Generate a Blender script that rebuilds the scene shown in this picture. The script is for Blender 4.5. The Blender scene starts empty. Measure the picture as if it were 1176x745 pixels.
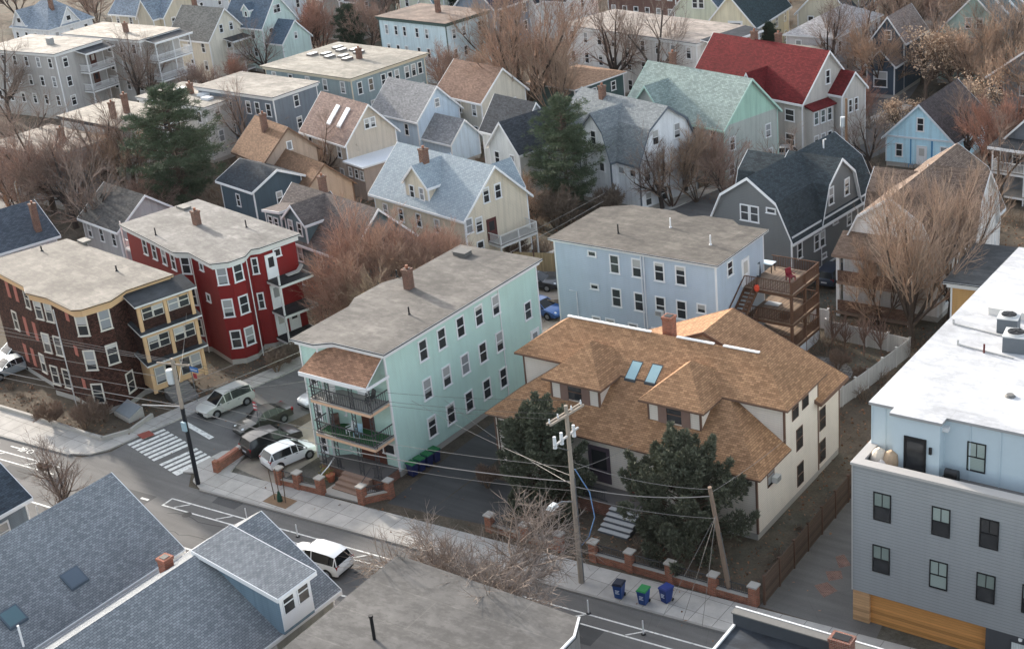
import bpy, math, random
from mathutils import Vector, Matrix
random.seed(7)
SC = bpy.context.scene
COL = SC.collection
R_ = math.radians
# ------------------------------------------------------------------ camera
FPX, CX, CY, HC = 1640.0, 588.0, 372.5, 50.0
def _rz(t): return Matrix.Rotation(t, 3, 'Z')
CR = _rz(0.66853484) @ Matrix.Rotation(math.pi/2 - 0.41288946, 3, 'X') @ _rz(-0.10380813)
cam_d = bpy.data.cameras.new('camera'); cam = bpy.data.objects.new('camera', cam_d); COL.objects.link(cam)
cam.matrix_world = Matrix.Translation((0, 0, HC)) @ CR.to_4x4()
cam_d.sensor_width = 36; cam_d.lens = 36*FPX/1176; cam_d.clip_end = 3000; cam_d.clip_start = 0.5
SC.camera = cam
def ray(u, v): return CR @ Vector((u-CX, -(v-CY), -FPX))
def P(u, v, z=0.0):
    d = ray(u, v); t = (z-HC)/d.z
    return Vector((d.x*t, d.y*t))
def ZAT(u, v, xy):
    d = ray(u, v); t = (d.x*xy[0]+d.y*xy[1])/(d.x**2+d.y**2)
    return HC + d.z*t
# ------------------------------------------------------------------ tags
def tag(o, label=None, cat=None, group=None, kind=None):
    if label: o['label'] = label
    if cat: o['category'] = cat
    if group: o['group'] = group
    if kind: o['kind'] = kind
    return o
def empty(name, loc=(0, 0, 0), rz=0.0):
    o = bpy.data.objects.new(name, None); COL.objects.link(o)
    o.location = loc; o.rotation_euler = (0, 0, rz); o.empty_display_size = .3
    return o
def thing(name, label, cat, loc=(0, 0, 0), rz=0.0, group=None):
    return tag(empty(name, loc, rz), label, cat, group)
KIDS = {}
def setp(o, p):
    o.parent = p; KIDS.setdefault(p.name, []).append(o)
def copy_tree(o, parent=None):
    c = o.copy(); COL.objects.link(c)
    if parent: setp(c, parent)
    for ch in list(KIDS.get(o.name, [])): copy_tree(ch, c)
    return c
# ------------------------------------------------------------------ materials
def lin(c, k=.14):
    g = .3*c[0]+.59*c[1]+.11*c[2]; c = [x*(1-k)+g*k for x in c]
    return tuple(((x/255)/12.92 if x/255 <= .04045 else ((x/255+.055)/1.055)**2.4) for x in c)
MATS = {}
class NB:
    """small node-graph helper"""
    def __init__(s, name):
        s.m = bpy.data.materials.new(name); s.m.use_nodes = True
        s.t = s.m.node_tree; s.n = s.t.nodes; s.b = s.n['Principled BSDF']
        s.b.inputs['Specular IOR Level'].default_value = .3
    def add(s, kind, **kw):
        n = s.n.new(kind)
        for k, v in kw.items():
            if k.startswith('i_'):
                key = k[2:]; key = int(key) if key.isdigit() else key.replace('_', ' ')
                n.inputs[key].default_value = v
            else: setattr(n, k, v)
        return n
    def lk(s, a, b): s.t.links.new(a, b)
    def coord(s, out='UV', scale=None, rnd=False):
        tc = s.add('ShaderNodeTexCoord'); o = tc.outputs[out]
        if scale is not None or rnd:
            mp = s.add('ShaderNodeMapping')
            if scale is not None: mp.inputs['Scale'].default_value = scale
            s.lk(o, mp.inputs['Vector']); o = mp.outputs['Vector']
            if rnd:
                oi = s.add('ShaderNodeObjectInfo'); mu = s.add('ShaderNodeMath', operation='MULTIPLY', i_1=91.0)
                s.lk(oi.outputs['Random'], mu.inputs[0]); s.lk(mu.outputs[0], mp.inputs['Location'])
        return o
    def noise(s, vec, scale, detail=4, rough=.6):
        n = s.add('ShaderNodeTexNoise', i_Scale=scale, i_Detail=detail, i_Roughness=rough)
        s.lk(vec, n.inputs['Vector']); return n.outputs['Fac']
    def ramp(s, fac, stops):
        r = s.add('ShaderNodeValToRGB'); e = r.color_ramp.elements
        while len(e) < len(stops): e.new(.5)
        for el, (p, c) in zip(e, stops):
            el.position = p; el.color = (*c, 1) if len(c) == 3 else c
        s.lk(fac, r.inputs['Fac']); return r.outputs['Color']
    def mix(s, fac, a, b, mode='MIX'):
        m = s.add('ShaderNodeMix', data_type='RGBA', blend_type=mode)
        for i, x in ((0, fac), (6, a), (7, b)):
            if hasattr(x, 'is_linked'): s.lk(x, m.inputs[i])
            elif isinstance(x, (int, float)): m.inputs[i].default_value = x
            else: m.inputs[i].default_value = (*x, 1)
        return m.outputs[2]
    def math(s, op, a, b=None, c=None):
        m = s.add('ShaderNodeMath', operation=op)
        for i, x in enumerate((a, b, c)):
            if x is None: continue
            if hasattr(x, 'is_linked'): s.lk(x, m.inputs[i])
            else: m.inputs[i].default_value = x
        return m.outputs[0]
    def bump(s, h, dist=.02, st=1.0):
        b = s.add('ShaderNodeBump', i_Strength=st, i_Distance=dist)
        s.lk(h, b.inputs['Height']); s.lk(b.outputs['Normal'], s.b.inputs['Normal'])
    def done(s, col, rough=.85, spec=.3, metal=0.0):
        if hasattr(col, 'is_linked'): s.lk(col, s.b.inputs['Base Color'])
        else: s.b.inputs['Base Color'].default_value = (*col, 1)
        if hasattr(rough, 'is_linked'): s.lk(rough, s.b.inputs['Roughness'])
        else: s.b.inputs['Roughness'].default_value = rough
        s.b.inputs['Specular IOR Level'].default_value = spec
        s.b.inputs['Metallic'].default_value = metal
        return s.m
def cached(f):
    def g(*a, **k):
        key = (f.__name__, a, tuple(sorted(k.items())))
        if key not in MATS: MATS[key] = f(*a, **k)
        return MATS[key]
    return g
def sc(c, k): return tuple(min(1, x*k) for x in c)
@cached
def siding(rgb, period=.115, var=.12, grime=.2, bump=.012):
    s = NB('siding'); c = lin(rgb); uv = s.coord('UV')
    sep = s.add('ShaderNodeSeparateXYZ'); s.lk(uv, sep.inputs[0])
    fr = s.math('FRACT', s.math('DIVIDE', sep.outputs['Y'], period))
    ob = s.coord('Object', rnd=True)
    n1 = s.noise(ob, .5, 5, .65); n2 = s.noise(s.coord('UV', (2.5, .18, 1)), 1.0, 4)
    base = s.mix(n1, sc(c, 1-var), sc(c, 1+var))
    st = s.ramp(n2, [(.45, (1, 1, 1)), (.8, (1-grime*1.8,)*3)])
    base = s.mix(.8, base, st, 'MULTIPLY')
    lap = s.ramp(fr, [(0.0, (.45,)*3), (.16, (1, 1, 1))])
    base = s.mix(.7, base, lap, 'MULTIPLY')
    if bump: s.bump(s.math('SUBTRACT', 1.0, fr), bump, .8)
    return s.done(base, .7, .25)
@cached
def shingle(rgb, var=.35, row=.15, wid=.33, blotch=.18, rgb2=None):
    s = NB('shingles'); c = lin(rgb); c2 = lin(rgb2) if rgb2 else sc(c, .8); uv = s.coord('UV')
    br = s.add('ShaderNodeTexBrick', offset=.5, i_Scale=1.0, i_Mortar_Size=.012, i_Bias=0.0, i_Brick_Width=wid, i_Row_Height=row)
    br.inputs['Color1'].default_value = (*sc(c, 1+var*.7), 1); br.inputs['Color2'].default_value = (*sc(c2, 1-var*.6), 1)
    br.inputs['Mortar'].default_value = (*sc(c2, .5), 1); br.inputs['Mortar Smooth'].default_value = .3
    s.lk(uv, br.inputs['Vector'])
    ob = s.coord('Object', rnd=True)
    n = s.noise(ob, .35, 6, .7); b = s.ramp(n, [(.3, (1-blotch,)*3), (.7, (1+blotch*.6,)*3)])
    col = s.mix(.9, br.outputs['Color'], b, 'MULTIPLY')
    st = s.ramp(s.noise(s.coord('UV', (1.6, .12, 1)), 1, 5), [(.4, (1, 1, 1)), (.75, (.82, .82, .84))])
    col = s.mix(.7, col, st, 'MULTIPLY')
    g = s.noise(uv, 25, 3, .7); col = s.mix(.22, col, s.ramp(g, [(.3, (.75,)*3), (.7, (1.2,)*3)]), 'MULTIPLY')
    s.bump(br.outputs['Fac'], -.012, .7)
    return s.done(col, .92, .15)
@cached
def membrane(rgb, rgb2=None, seam=1.9, dark=.3, light=.12, sm=1.25):
    s = NB('flat_roofing'); c = lin(rgb); c2 = sc(lin(rgb2), .78) if rgb2 else sc(c, .65); uv = s.coord('UV'); ob = s.coord('Object', rnd=True)
    col = s.mix(s.ramp(s.noise(ob, .22, 6, .65), [(.35, (0, 0, 0)), (.65, (1, 1, 1))]), c, c2)
    col = s.mix(.9, col, s.ramp(s.noise(ob, 1.3, 6, .7), [(.3, (1-dark,)*3), (.75, (1+light,)*3)]), 'MULTIPLY')
    pond = s.noise(s.coord('Object', (.28, .55, 1), True), 1.0, 7, .75); col = s.mix(.9, col, s.ramp(pond, [(.44, (1, 1, 1)), (.5, (1-dark*1.1,)*3), (.56, (1-dark*.5,)*3), (.6, (1.06,)*3)]), 'MULTIPLY')
    col = s.mix(.8, col, s.ramp(s.noise(s.coord('UV', (.25, 2.2, 1)), 1.0, 5), [(.35, (1.08,)*3), (.75, (.82,)*3)]), 'MULTIPLY')
    br = s.add('ShaderNodeTexBrick', offset=.5, i_Scale=1.0, i_Mortar_Size=.035, i_Brick_Width=9.0, i_Row_Height=seam)
    br.inputs['Color1'].default_value = (1, 1, 1, 1); br.inputs['Color2'].default_value = (.9, .9, .9, 1); br.inputs['Mortar'].default_value = (sm, sm, sm*.97, 1)
    s.lk(uv, br.inputs['Vector']); col = s.mix(.75, col, br.outputs['Color'], 'MULTIPLY')
    s.bump(s.noise(ob, 2.5, 4), .03, .3)
    return s.done(col, .8, .25)
@cached
def plain(rgb, rough=.7, var=.12, scale=3.0, spec=.3, metal=0.0, bump=0.0):
    s = NB('plain'); c = lin(rgb); ob = s.coord('Object', rnd=True)
    col = s.mix(s.noise(ob, scale, 5, .7), sc(c, 1-var), sc(c, 1+var))
    if bump: s.bump(s.noise(ob, scale*6, 3), bump, .6)
    return s.done(col, rough, spec, metal)
@cached
def brick(rgb=(118, 70, 54)):
    s = NB('brick'); c = lin(rgb); uv = s.coord('UV')
    br = s.add('ShaderNodeTexBrick', offset=.5, i_Scale=1.0, i_Mortar_Size=.009, i_Brick_Width=.22, i_Row_Height=.075)
    br.inputs['Color1'].default_value = (*sc(c, 1.25), 1); br.inputs['Color2'].default_value = (*sc(c, .7), 1); br.inputs['Mortar'].default_value = (*lin((150, 138, 125)), 1)
    s.lk(uv, br.inputs['Vector'])
    col = s.mix(.7, br.outputs['Color'], s.ramp(s.noise(s.coord('Object'), 1.5, 5), [(.3, (.7,)*3), (.7, (1.15,)*3)]), 'MULTIPLY')
    s.bump(br.outputs['Fac'], -.01, .6); return s.done(col, .9, .15)
@cached
def planks(rgb, wid=.14, var=.3, along='X'):
    s = NB('planks'); c = lin(rgb); uv = s.coord('UV'); sep = s.add('ShaderNodeSeparateXYZ'); s.lk(uv, sep.inputs[0])
    v = s.math('DIVIDE', sep.outputs['Y' if along == 'X' else 'X'], wid); fl = s.math('FLOOR', v); fr = s.math('FRACT', v)
    wn = s.add('ShaderNodeTexWhiteNoise', noise_dimensions='1D'); s.lk(fl, wn.inputs['W'])
    col = s.mix(wn.outputs['Value'], sc(c, 1-var), sc(c, 1+var))
    gr = s.noise(s.coord('UV', (1, 14, 1) if along == 'X' else (14, 1, 1)), 1.2, 4); col = s.mix(.6, col, s.ramp(gr, [(.3, (.75,)*3), (.7, (1.15,)*3)]), 'MULTIPLY')
    col = s.mix(1.0, col, s.ramp(fr, [(0, (.35,)*3), (.1, (1, 1, 1))]), 'MULTIPLY')
    return s.done(col, .75, .25)
@cached
def glass_pane(kind='std'):
    s = NB('window_glass'); oi = s.add('ShaderNodeObjectInfo'); uv = s.coord('UV'); sep = s.add('ShaderNodeSeparateXYZ'); s.lk(uv, sep.inputs[0])
    wn = s.add('ShaderNodeTexWhiteNoise', noise_dimensions='1D'); s.lk(oi.outputs['Random'], wn.inputs['W'])
    has = s.math('GREATER_THAN', oi.outputs['Random'], {'std': .5, 'mod': .12}.get(kind, 2.0))
    lvl = s.math('MULTIPLY_ADD', wn.outputs['Value'], 1.3, -.75) if kind != 'mod' else s.math('MULTIPLY_ADD', s.math('GREATER_THAN', wn.outputs['Value'], .9), -.8, .02)
    blind_sky = s.math('MULTIPLY', has, s.math('GREATER_THAN', sep.outputs['Y'], lvl))
    slat = s.ramp(s.math('FRACT', s.math('DIVIDE', sep.outputs['Y'], .09)), [(0, (.78,)*3), (.3, (1,)*3)])
    shade = s.mix(1.0, s.mix(wn.outputs['Value'], *(((.26, .27, .28), (.55, .53, .49)) if kind != 'mod' else ((.17, .21, .19), (.32, .38, .35)))), slat, 'MULTIPLY')  # 'mod' colours: sky reflection painted into the upper pane, no blind there
    dark = s.mix(s.noise(s.coord('Object', rnd=True), 1.7, 3), (.012, .014, .017), (.05, .052, .055))
    col = s.mix(blind_sky, dark, shade)
    return s.done(col, .07, .6)
@cached
def carpaint(rgb, metal=.3):
    s = NB('car_paint'); s.b.inputs['Coat Weight'].default_value = .6; s.b.inputs['Coat Roughness'].default_value = .06
    return s.done(lin(rgb), .35, .5, metal)
@cached
def foliage(rgb, var=.5, rough=.75):
    s = NB('foliage'); c = lin(rgb); g = s.add('ShaderNodeNewGeometry'); n = s.noise(s.coord('Object'), .8, 3)
    k = s.math('MULTIPLY_ADD', g.outputs['Random Per Island'], .6, s.math('MULTIPLY', n, .5))
    col = s.mix(k, sc(c, 1-var), sc(c, 1+var)); return s.done(col, rough, .2)
@cached
def bark(rgb, var=.42):
    s = NB('bark'); c = lin(rgb); g = s.add('ShaderNodeNewGeometry'); n = s.noise(s.coord('Object', (1, 1, .3)), 5, 4)
    k = s.math('MULTIPLY_ADD', g.outputs['Random Per Island'], .8, s.math('MULTIPLY', n, .3))
    col = s.mix(k, sc(c, 1-var), sc(c, 1+var)); return s.done(col, .9, .15)
# ------------------------------------------------------------------ mesh builder
class MB:
    def __init__(s): s.v = []; s.f = []; s.mi = []
    def poly(s, pts, mi=0):
        b = len(s.v); s.v.extend(tuple(p) for p in pts); s.f.append(tuple(range(b, b+len(pts)))); s.mi.append(mi)
    def box(s, x0, y0, z0, x1, y1, z1, mi=0, top=None):
        if x0 > x1: x0, x1 = x1, x0
        if y0 > y1: y0, y1 = y1, y0
        if z0 > z1: z0, z1 = z1, z0
        s.hexa([(x0, y0, z0), (x1, y0, z0), (x1, y1, z0), (x0, y1, z0)], [(x0, y0, z1), (x1, y0, z1), (x1, y1, z1), (x0, y1, z1)], mi, top)
    def hexa(s, bot, top, mi=0, tmi=None):
        b = len(s.v); s.v.extend(tuple(p) for p in bot); s.v.extend(tuple(p) for p in top); n = len(bot)
        s.f.append(tuple(b+i for i in reversed(range(n)))); s.mi.append(mi)
        s.f.append(tuple(b+n+i for i in range(n))); s.mi.append(mi if tmi is None else tmi)
        for i in range(n):
            j = (i+1) % n; s.f.append((b+i, b+j, b+n+j, b+n+i)); s.mi.append(mi)
    def prism(s, poly, z0, z1, mi=0, tmi=None):
        s.hexa([(p[0], p[1], z0) for p in poly], [(p[0], p[1], z1) for p in poly], mi, tmi)
    def obox(s, c, ax, hx, hy, z0, z1, mi=0):
        """box with its x axis along 2-D direction ax"""
        a = Vector((ax[0], ax[1])).normalized(); n = Vector((-a.y, a.x)); c = Vector((c[0], c[1]))
        s.prism([c-a*hx-n*hy, c+a*hx-n*hy, c+a*hx+n*hy, c-a*hx+n*hy], z0, z1, mi)
    def bar(s, p, q, w, h=None, mi=0):
        """square bar between two 3-D points"""
        p = Vector(p); q = Vector(q); h = h or w; d = (q-p).normalized()
        up = Vector((0, 0, 1)) if abs(d.z) < .95 else Vector((0, 1, 0))
        a = d.cross(up).normalized()*w/2; b = a.cross(d).normalized()*h/2
        s.hexa([p-a-b, p+a-b, p+a+b, p-a+b][::-1], [q-a-b, q+a-b, q+a+b, q-a+b][::-1], mi)
    def tube(s, pts, rad, n=6, mi=0, cap=True):
        pts = [Vector(p) for p in pts]; b0 = len(s.v)
        if not isinstance(rad, (list, tuple)): rad = [rad]*len(pts)
        for i, p in enumerate(pts):
            d = (pts[min(i+1, len(pts)-1)]-pts[max(i-1, 0)]).normalized()
            up = Vector((0, 0, 1)) if abs(d.z) < .9 else Vector((1, 0, 0))
            a = d.cross(up).normalized(); b = d.cross(a)
            for k in range(n):
                t = 2*math.pi*k/n; s.v.append(tuple(p+(a*math.cos(t)+b*math.sin(t))*rad[i]))
        for i in range(len(pts)-1):
            for k in range(n):
                l = (k+1) % n; s.f.append((b0+i*n+k, b0+i*n+l, b0+(i+1)*n+l, b0+(i+1)*n+k)); s.mi.append(mi)
        if cap:
            s.f.append(tuple(b0+k for k in reversed(range(n)))); s.mi.append(mi)
            s.f.append(tuple(b0+(len(pts)-1)*n+k for k in range(n))); s.mi.append(mi)
    def cyl(s, x, y, z0, z1, r0, r1=None, n=12, mi=0): s.tube([(x, y, z0), (x, y, z1)], [r0, r0 if r1 is None else r1], n, mi)
    def extr(s, loop, axis, a0, a1, mi=0):
        """closed loop of (t, z) extruded along the axis from a0 to a1"""
        f = (lambda t, z, a: (a, t, z)) if axis == 'x' else (lambda t, z, a: (t, a, z))
        s.hexa([f(t, z, a0) for t, z in loop], [f(t, z, a1) for t, z in loop], mi)
    def data(s, name, mats):
        me = bpy.data.meshes.new(name); me.from_pydata(s.v, [], s.f)
        for m in (mats if isinstance(mats, (list, tuple)) else [mats]): me.materials.append(m)
        me.polygons.foreach_set('material_index', s.mi)
        fix_normals(me); uv_metres(me); me.update(); return me
    def build(s, name, mats, parent=None, loc=(0, 0, 0), rz=0.0):
        if not s.f: return None
        o = bpy.data.objects.new(name, s.data(name, mats)); COL.objects.link(o); o.location = loc; o.rotation_euler = (0, 0, rz)
        if parent: setp(o, parent)
        return o
import bmesh
def fix_normals(me):
    bm = bmesh.new(); bm.from_mesh(me); bmesh.ops.recalc_face_normals(bm, faces=bm.faces[:]); bm.to_mesh(me); bm.free()
def uv_metres(me):
    uv = me.uv_layers.new(name='UVMap').data; V = me.vertices
    for p in me.polygons:
        n = p.normal
        if abs(n.z) > .999: a = Vector((1, 0, 0)); b = Vector((0, 1, 0))
        else:
            a = Vector((-n.y, n.x, 0)).normalized(); b = n.cross(a)
        for li, vi in zip(p.loop_indices, p.vertices):
            c = V[vi].co; uv[li].uv = (c.dot(a), c.dot(b))
def obj(name, me, parent=None, loc=(0, 0, 0), rz=0.0):
    o = bpy.data.objects.new(name, me); COL.objects.link(o); o.location = loc; o.rotation_euler = (0, 0, rz)
    if parent: setp(o, parent)
    return o
def orient(poly):
    a = sum(poly[i][0]*poly[(i+1) % len(poly)][1]-poly[(i+1) % len(poly)][0]*poly[i][1] for i in range(len(poly)))
    return list(poly) if a > 0 else list(poly)[::-1]
def offset(poly, d):
    """offset a ccw polygon outwards by d (mitred)"""
    out = []; n = len(poly)
    for i in range(n):
        p0, p1, p2 = Vector(poly[i-1][:2]), Vector(poly[i][:2]), Vector(poly[(i+1) % n][:2])
        e1 = (p1-p0).normalized(); e2 = (p2-p1).normalized()
        n1 = Vector((e1.y, -e1.x)); n2 = Vector((e2.y, -e2.x)); m = (n1+n2).normalized()
        out.append(tuple(p1+m*(d/max(.35, m.dot(n1)))))
    return out
# ------------------------------------------------------------------ houses
WHITE = plain((222, 222, 222), .6, .06, 2.0)
DARKM = plain((28, 28, 30), .5, .15)
METAL = plain((120, 124, 128), .4, .1, metal=.6)
CONC = plain((168, 163, 155), .9, .12, 1.2)
WIN = {}
def win_mesh(w, h, style):
    key = (round(w, 2), round(h, 2), style)
    if key not in WIN:
        f = MB(); x, z = w/2, h/2
        c, pr = {'white': (.11, .07), 'dark': (.06, .05), 'thin': (.06, .05), 'none': (.04, .04)}[style]
        f.box(-x, -pr, z-c, x, 0, z); f.box(-x, -pr, -z+c*.6, x, 0, -z)
        f.box(-x, -pr, -z+c*.6, -x+c, 0, z-c); f.box(x-c, -pr, -z+c*.6, x, 0, z-c)
        if style == 'white': f.box(-x-.05, -pr-.05, -z-.05, x+.05, 0, -z+.001)
        if h > 1.0: f.box(-x+c, -.045, -.035, x-c, 0, .035)
        if style == 'dark': f.box(-.02, -.04, .035, .02, 0, z-c)
        p = MB(); p.poly([(-x+c, -.02, -z+c*.6), (x-c, -.02, -z+c*.6), (x-c, -.02, z-c), (-x+c, -.02, z-c)])
        WIN[key] = (f, p)
    return key
WMESH = {}
def window(parent, loc, rz, w, h, style='white', trim=None, kind='std', name='window'):
    key = win_mesh(w, h, style); trim = trim or (DARKM if style == 'dark' else WHITE)
    k2 = key+(trim.name, kind)
    if k2 not in WMESH: WMESH[k2] = (WIN[key][0].data('window', trim), WIN[key][1].data('pane', glass_pane(kind)))
    a = obj(name, WMESH[k2][0], parent, loc, rz); obj('pane', WMESH[k2][1], a)
    return a
def gable(t0, t1, ze, zr): return [(t0, ze), ((t0+t1)/2, zr), (t1, ze)]
def gambrel(t0, t1, ze, zb, zr, f=.17):
    w = t1-t0; return [(t0, ze), (t0+w*f, zb), ((t0+t1)/2, zr), (t1-w*f, zb), (t1, ze)]
ALLH = []
class House:
    def __init__(s, name, label, F, w, d, ang, wall, roof, trim=None, cat='house', group=None, found=.5):
        a = R_(ang); s.w, s.d = w, d
        s.root = thing(name, label, cat, (F[0]-w*math.cos(a), F[1]-w*math.sin(a), 0), a, group)
        s.M = Matrix.Translation(s.root.location) @ Matrix.Rotation(a, 4, 'Z'); s.MI = s.M.inverted(); ALLH.append((s.MI, w, d))
        s.wall, s.roofm, s.trim = wall, roof, trim or WHITE
        s.W, s.Rf, s.T, s.Fd = MB(), MB(), MB(), MB(); s.facets = []; s.ch = []; s.found = found; s.roofo = None
    def local(s, p, z=0): return tuple((s.MI @ Vector((p[0], p[1], z)))[:2])
    def pxpoly(s, pts, z): return orient([s.local(P(u, v, z)) for u, v in pts])
    def add_facets(s, poly):
        i0 = len(s.facets)
        for i in range(len(poly)): s.facets.append((Vector(poly[i][:2]), Vector(poly[(i+1) % len(poly)][:2])))
        return i0
    def corner(s, poly, z0, z1, idx=None, k=.09):
        for i, p in enumerate(poly):
            if idx is None or i in idx:
                q = offset(poly, .02)[i]; r = offset(poly, -k)[i]
                c = ((q[0]+r[0])/2, (q[1]+r[1])/2); e = Vector(poly[(i+1) % len(poly)][:2])-Vector(p[:2])
                s.T.obox(c, e, .065, .065, z0, z1)
    def body(s, poly, z0, z1, corners=None):
        poly = orient(poly); f = s.found if z0 == 0 else 0
        s.W.prism(poly, z0+f, z1)
        if f: s.Fd.prism(offset(poly, -.05), z0, z0+f)
        if corners is not False: s.corner(poly, z0+f, z1-.02, corners)
        return s.add_facets(poly)
    def flat(s, poly, z0, z, over=.35, thk=.22, cornice=.32, corners=None):
        poly = orient(poly); i = s.body(poly, z0, z, corners)
        s.Rf.prism(offset(poly, over), z, z+thk, 1, 0)
        s.Rf.prism(offset(poly, over+.05), z+thk*.55, z+thk-.03, 2, 2)
        if cornice: s.T.prism(offset(poly, over*.55), z-cornice, z)
        return i
    def profile(s, prof, axis, a0, a1, over=.35, thk=.15, rake=True, eave=True, rover=None):
        rover = over if rover is None else rover
        p = [list(q) for q in prof]
        def ext(a, b, o):
            l = abs(b[0]-a[0]) or 1e-6; k = o/l; return (a[0]-(b[0]-a[0])*k, a[1]-(b[1]-a[1])*k)
        p[0] = ext(prof[0], prof[1], over); p[-1] = ext(prof[-1], prof[-2], over)
        b0, b1 = a0-rover, a1+rover
        if axis == 'y': f = lambda t, z, a: (t, a, z)
        else: f = lambda t, z, a: (a, t, z)
        top = [(t, z+thk) for t, z in p]; n = len(p)
        m = s.Rf; base = len(m.v)
        for a in (b0, b1):
            m.v.extend(f(t, z, a) for t, z in p); m.v.extend(f(t, z, a) for t, z in top)
        B = base; N = 2*n
        for i in range(n-1):
            m.f.append((B+n+i, B+n+i+1, B+N+n+i+1, B+N+n+i)); m.mi.append(0)
            m.f.append((B+i, B+i+1, B+N+i+1, B+N+i)); m.mi.append(1)
            for o in (0, N): m.f.append((B+o+i, B+o+i+1, B+o+n+i+1, B+o+n+i)); m.mi.append(1)
        for i in (0, n-1): m.f.append((B+i, B+N+i, B+N+n+i, B+n+i)); m.mi.append(1)
        if rake:
            loop = [(t, z+thk+.015) for t, z in p]+[(t, z-.1) for t, z in reversed(p)]
            for a, c in ((b0-.05, b0+.002), (b1-.002, b1+.05)):
                for i in range(n-1):
                    q = [(p[i][0], p[i][1]-.1), (p[i+1][0], p[i+1][1]-.1), (p[i+1][0], p[i+1][1]+thk+.015), (p[i][0], p[i][1]+thk+.015)]
                    s.T.extr(q, axis, a, c)
        if eave:
            for t, z, sg in ((p[0][0], p[0][1], -1), (p[-1][0], p[-1][1], 1)):
                t = t if p[-1][0] > p[0][0] else t
                s.T.extr([(t, z-.1), (t+sg*.06, z-.1), (t+sg*.06, z+thk*.8), (t, z+thk*.8)], axis, b0, b1)
    def block(s, x0, x1, y0, y1, z0, prof, axis='x', over=.35, thk=.15, corners=None, rake=True, rover=None, walls=True, eave=True):
        """walls plus a roof whose cross-section is prof (t, z), running along the axis"""
        i = s.add_facets([(x0, y0), (x1, y0), (x1, y1), (x0, y1)]) if walls else None
        a0, a1 = (x0, x1) if axis == 'x' else (y0, y1); t0, t1 = prof[0][0], prof[-1][0]
        if walls:
            f = s.found if z0 == 0 else 0
            loop = [(t0, z0+f), (t1, z0+f)] + [(t, z) for t, z in reversed(prof)]
            s.W.extr(loop, axis, a0, a1)
            if f: s.Fd.box(x0+.05, y0+.05, z0, x1-.05, y1-.05, z0+f)
            if corners is not False: s.corner([(x0, y0), (x1, y0), (x1, y1), (x0, y1)], z0+f, min(prof[0][1], prof[-1][1])-.02, corners)
        s.profile(prof, axis, a0, a1, over, thk, rake, eave, rover); return i
    def hip(s, x0, x1, y0, y1, z0, ze, zr, axis='x', inset=None, over=.4, thk=.16, corners=None, walls=True):
        i = s.body([(x0, y0), (x1, y0), (x1, y1), (x0, y1)], z0, ze, corners) if walls else None
        X0, X1, Y0, Y1 = x0-over, x1+over, y0-over, y1+over; m = s.Rf
        m.box(X0, Y0, ze-.02, X1, Y1, ze+thk, 1)
        e = ze+thk+.003
        if axis == 'x':
            g = (Y1-Y0)/2 if inset is None else inset+over; c = (Y0+Y1)/2; r0, r1 = (X0+g, c, zr), (X1-g, c, zr)
            if r0[0] > r1[0]: r0 = r1 = ((X0+X1)/2, c, zr)
            m.poly([(X0, Y0, e), (X1, Y0, e), r1, r0]); m.poly([(X1, Y1, e), (X0, Y1, e), r0, r1])
            m.poly([(X1, Y0, e), (X1, Y1, e), r1]); m.poly([(X0, Y1, e), (X0, Y0, e), r0])
        else:
            g = (X1-X0)/2 if inset is None else inset+over; c = (X0+X1)/2; r0, r1 = (c, Y0+g, zr), (c, Y1-g, zr)
            if r0[1] > r1[1]: r0 = r1 = (c, (Y0+Y1)/2, zr)
            m.poly([(X1, Y0, e), (X1, Y1, e), r1, r0]); m.poly([(X0, Y1, e), (X0, Y0, e), r0, r1])
            m.poly([(X0, Y0, e), (X1, Y0, e), r0]); m.poly([(X1, Y1, e), (X0, Y1, e), r1])
        return i
    def fr(s, fi):
        a, b = s.facets[fi]; e = (b-a); return a, e.normalized(), e.length, math.atan2(e.y, e.x)
    def win(s, fi, t, z, w=.95, h=1.55, style='white', trim=None, kind='std', out=0.0):
        a, e, l, th = s.fr(fi); p = a+e*t+Vector((e.y, -e.x))*out
        return window(s.root, (p.x, p.y, z), th, w, h, style, trim, kind)
    def rows(s, fi, zs, ts, w=.95, h=1.55, style='white', trim=None):
        for z in zs:
            for t in ts: s.win(fi, t if max(ts) >= 1 else t*s.fr(fi)[2], z, w, h, style, trim)
    def at(s, u, v):
        """nearest wall facet behind a point of the photograph: (facet, t, z)"""
        d = (s.MI.to_3x3() @ ray(u, v)); o = s.MI @ Vector((0, 0, HC)); best = None
        for i, (a, b) in enumerate(s.facets):
            e = (b-a); l = e.length; e = e/l; n = Vector((e.y, -e.x)); dn = d.x*n.x+d.y*n.y
            if dn >= -1e-9: continue
            t = ((a.x-o.x)*n.x+(a.y-o.y)*n.y)/dn; q = o+d*t; ss = (q.x-a.x)*e.x+(q.y-a.y)*e.y
            if -.3 < ss < l+.3 and -1 < q.z < 15 and (best is None or t < best[0]): best = (t, i, ss, q.z)
        return best[1:] if best else None
    def wpx(s, pts, w=.95, h=1.55, style='white', trim=None, kind='std', snap=None):
        for u, v in pts:
            r = s.at(u, v)
            if not r: continue
            i, t, z = r
            if snap:
                k = min(snap, key=lambda q: abs(q-z)); z = k if abs(k-z) < 1.1 else z
            l = s.fr(i)[2]; t = min(max(t, w/2+.05), l-w/2-.05) if l > w+.1 else l/2
            s.win(i, t, z, w, h, style, trim, kind)
    def part(s, fi, name, mb, mats, label=None):
        a, e, l, th = s.fr(fi); o = mb.build(name, mats, s.root, (a.x, a.y, 0), th)
        if o and label: o['label'] = label
        return o
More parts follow.
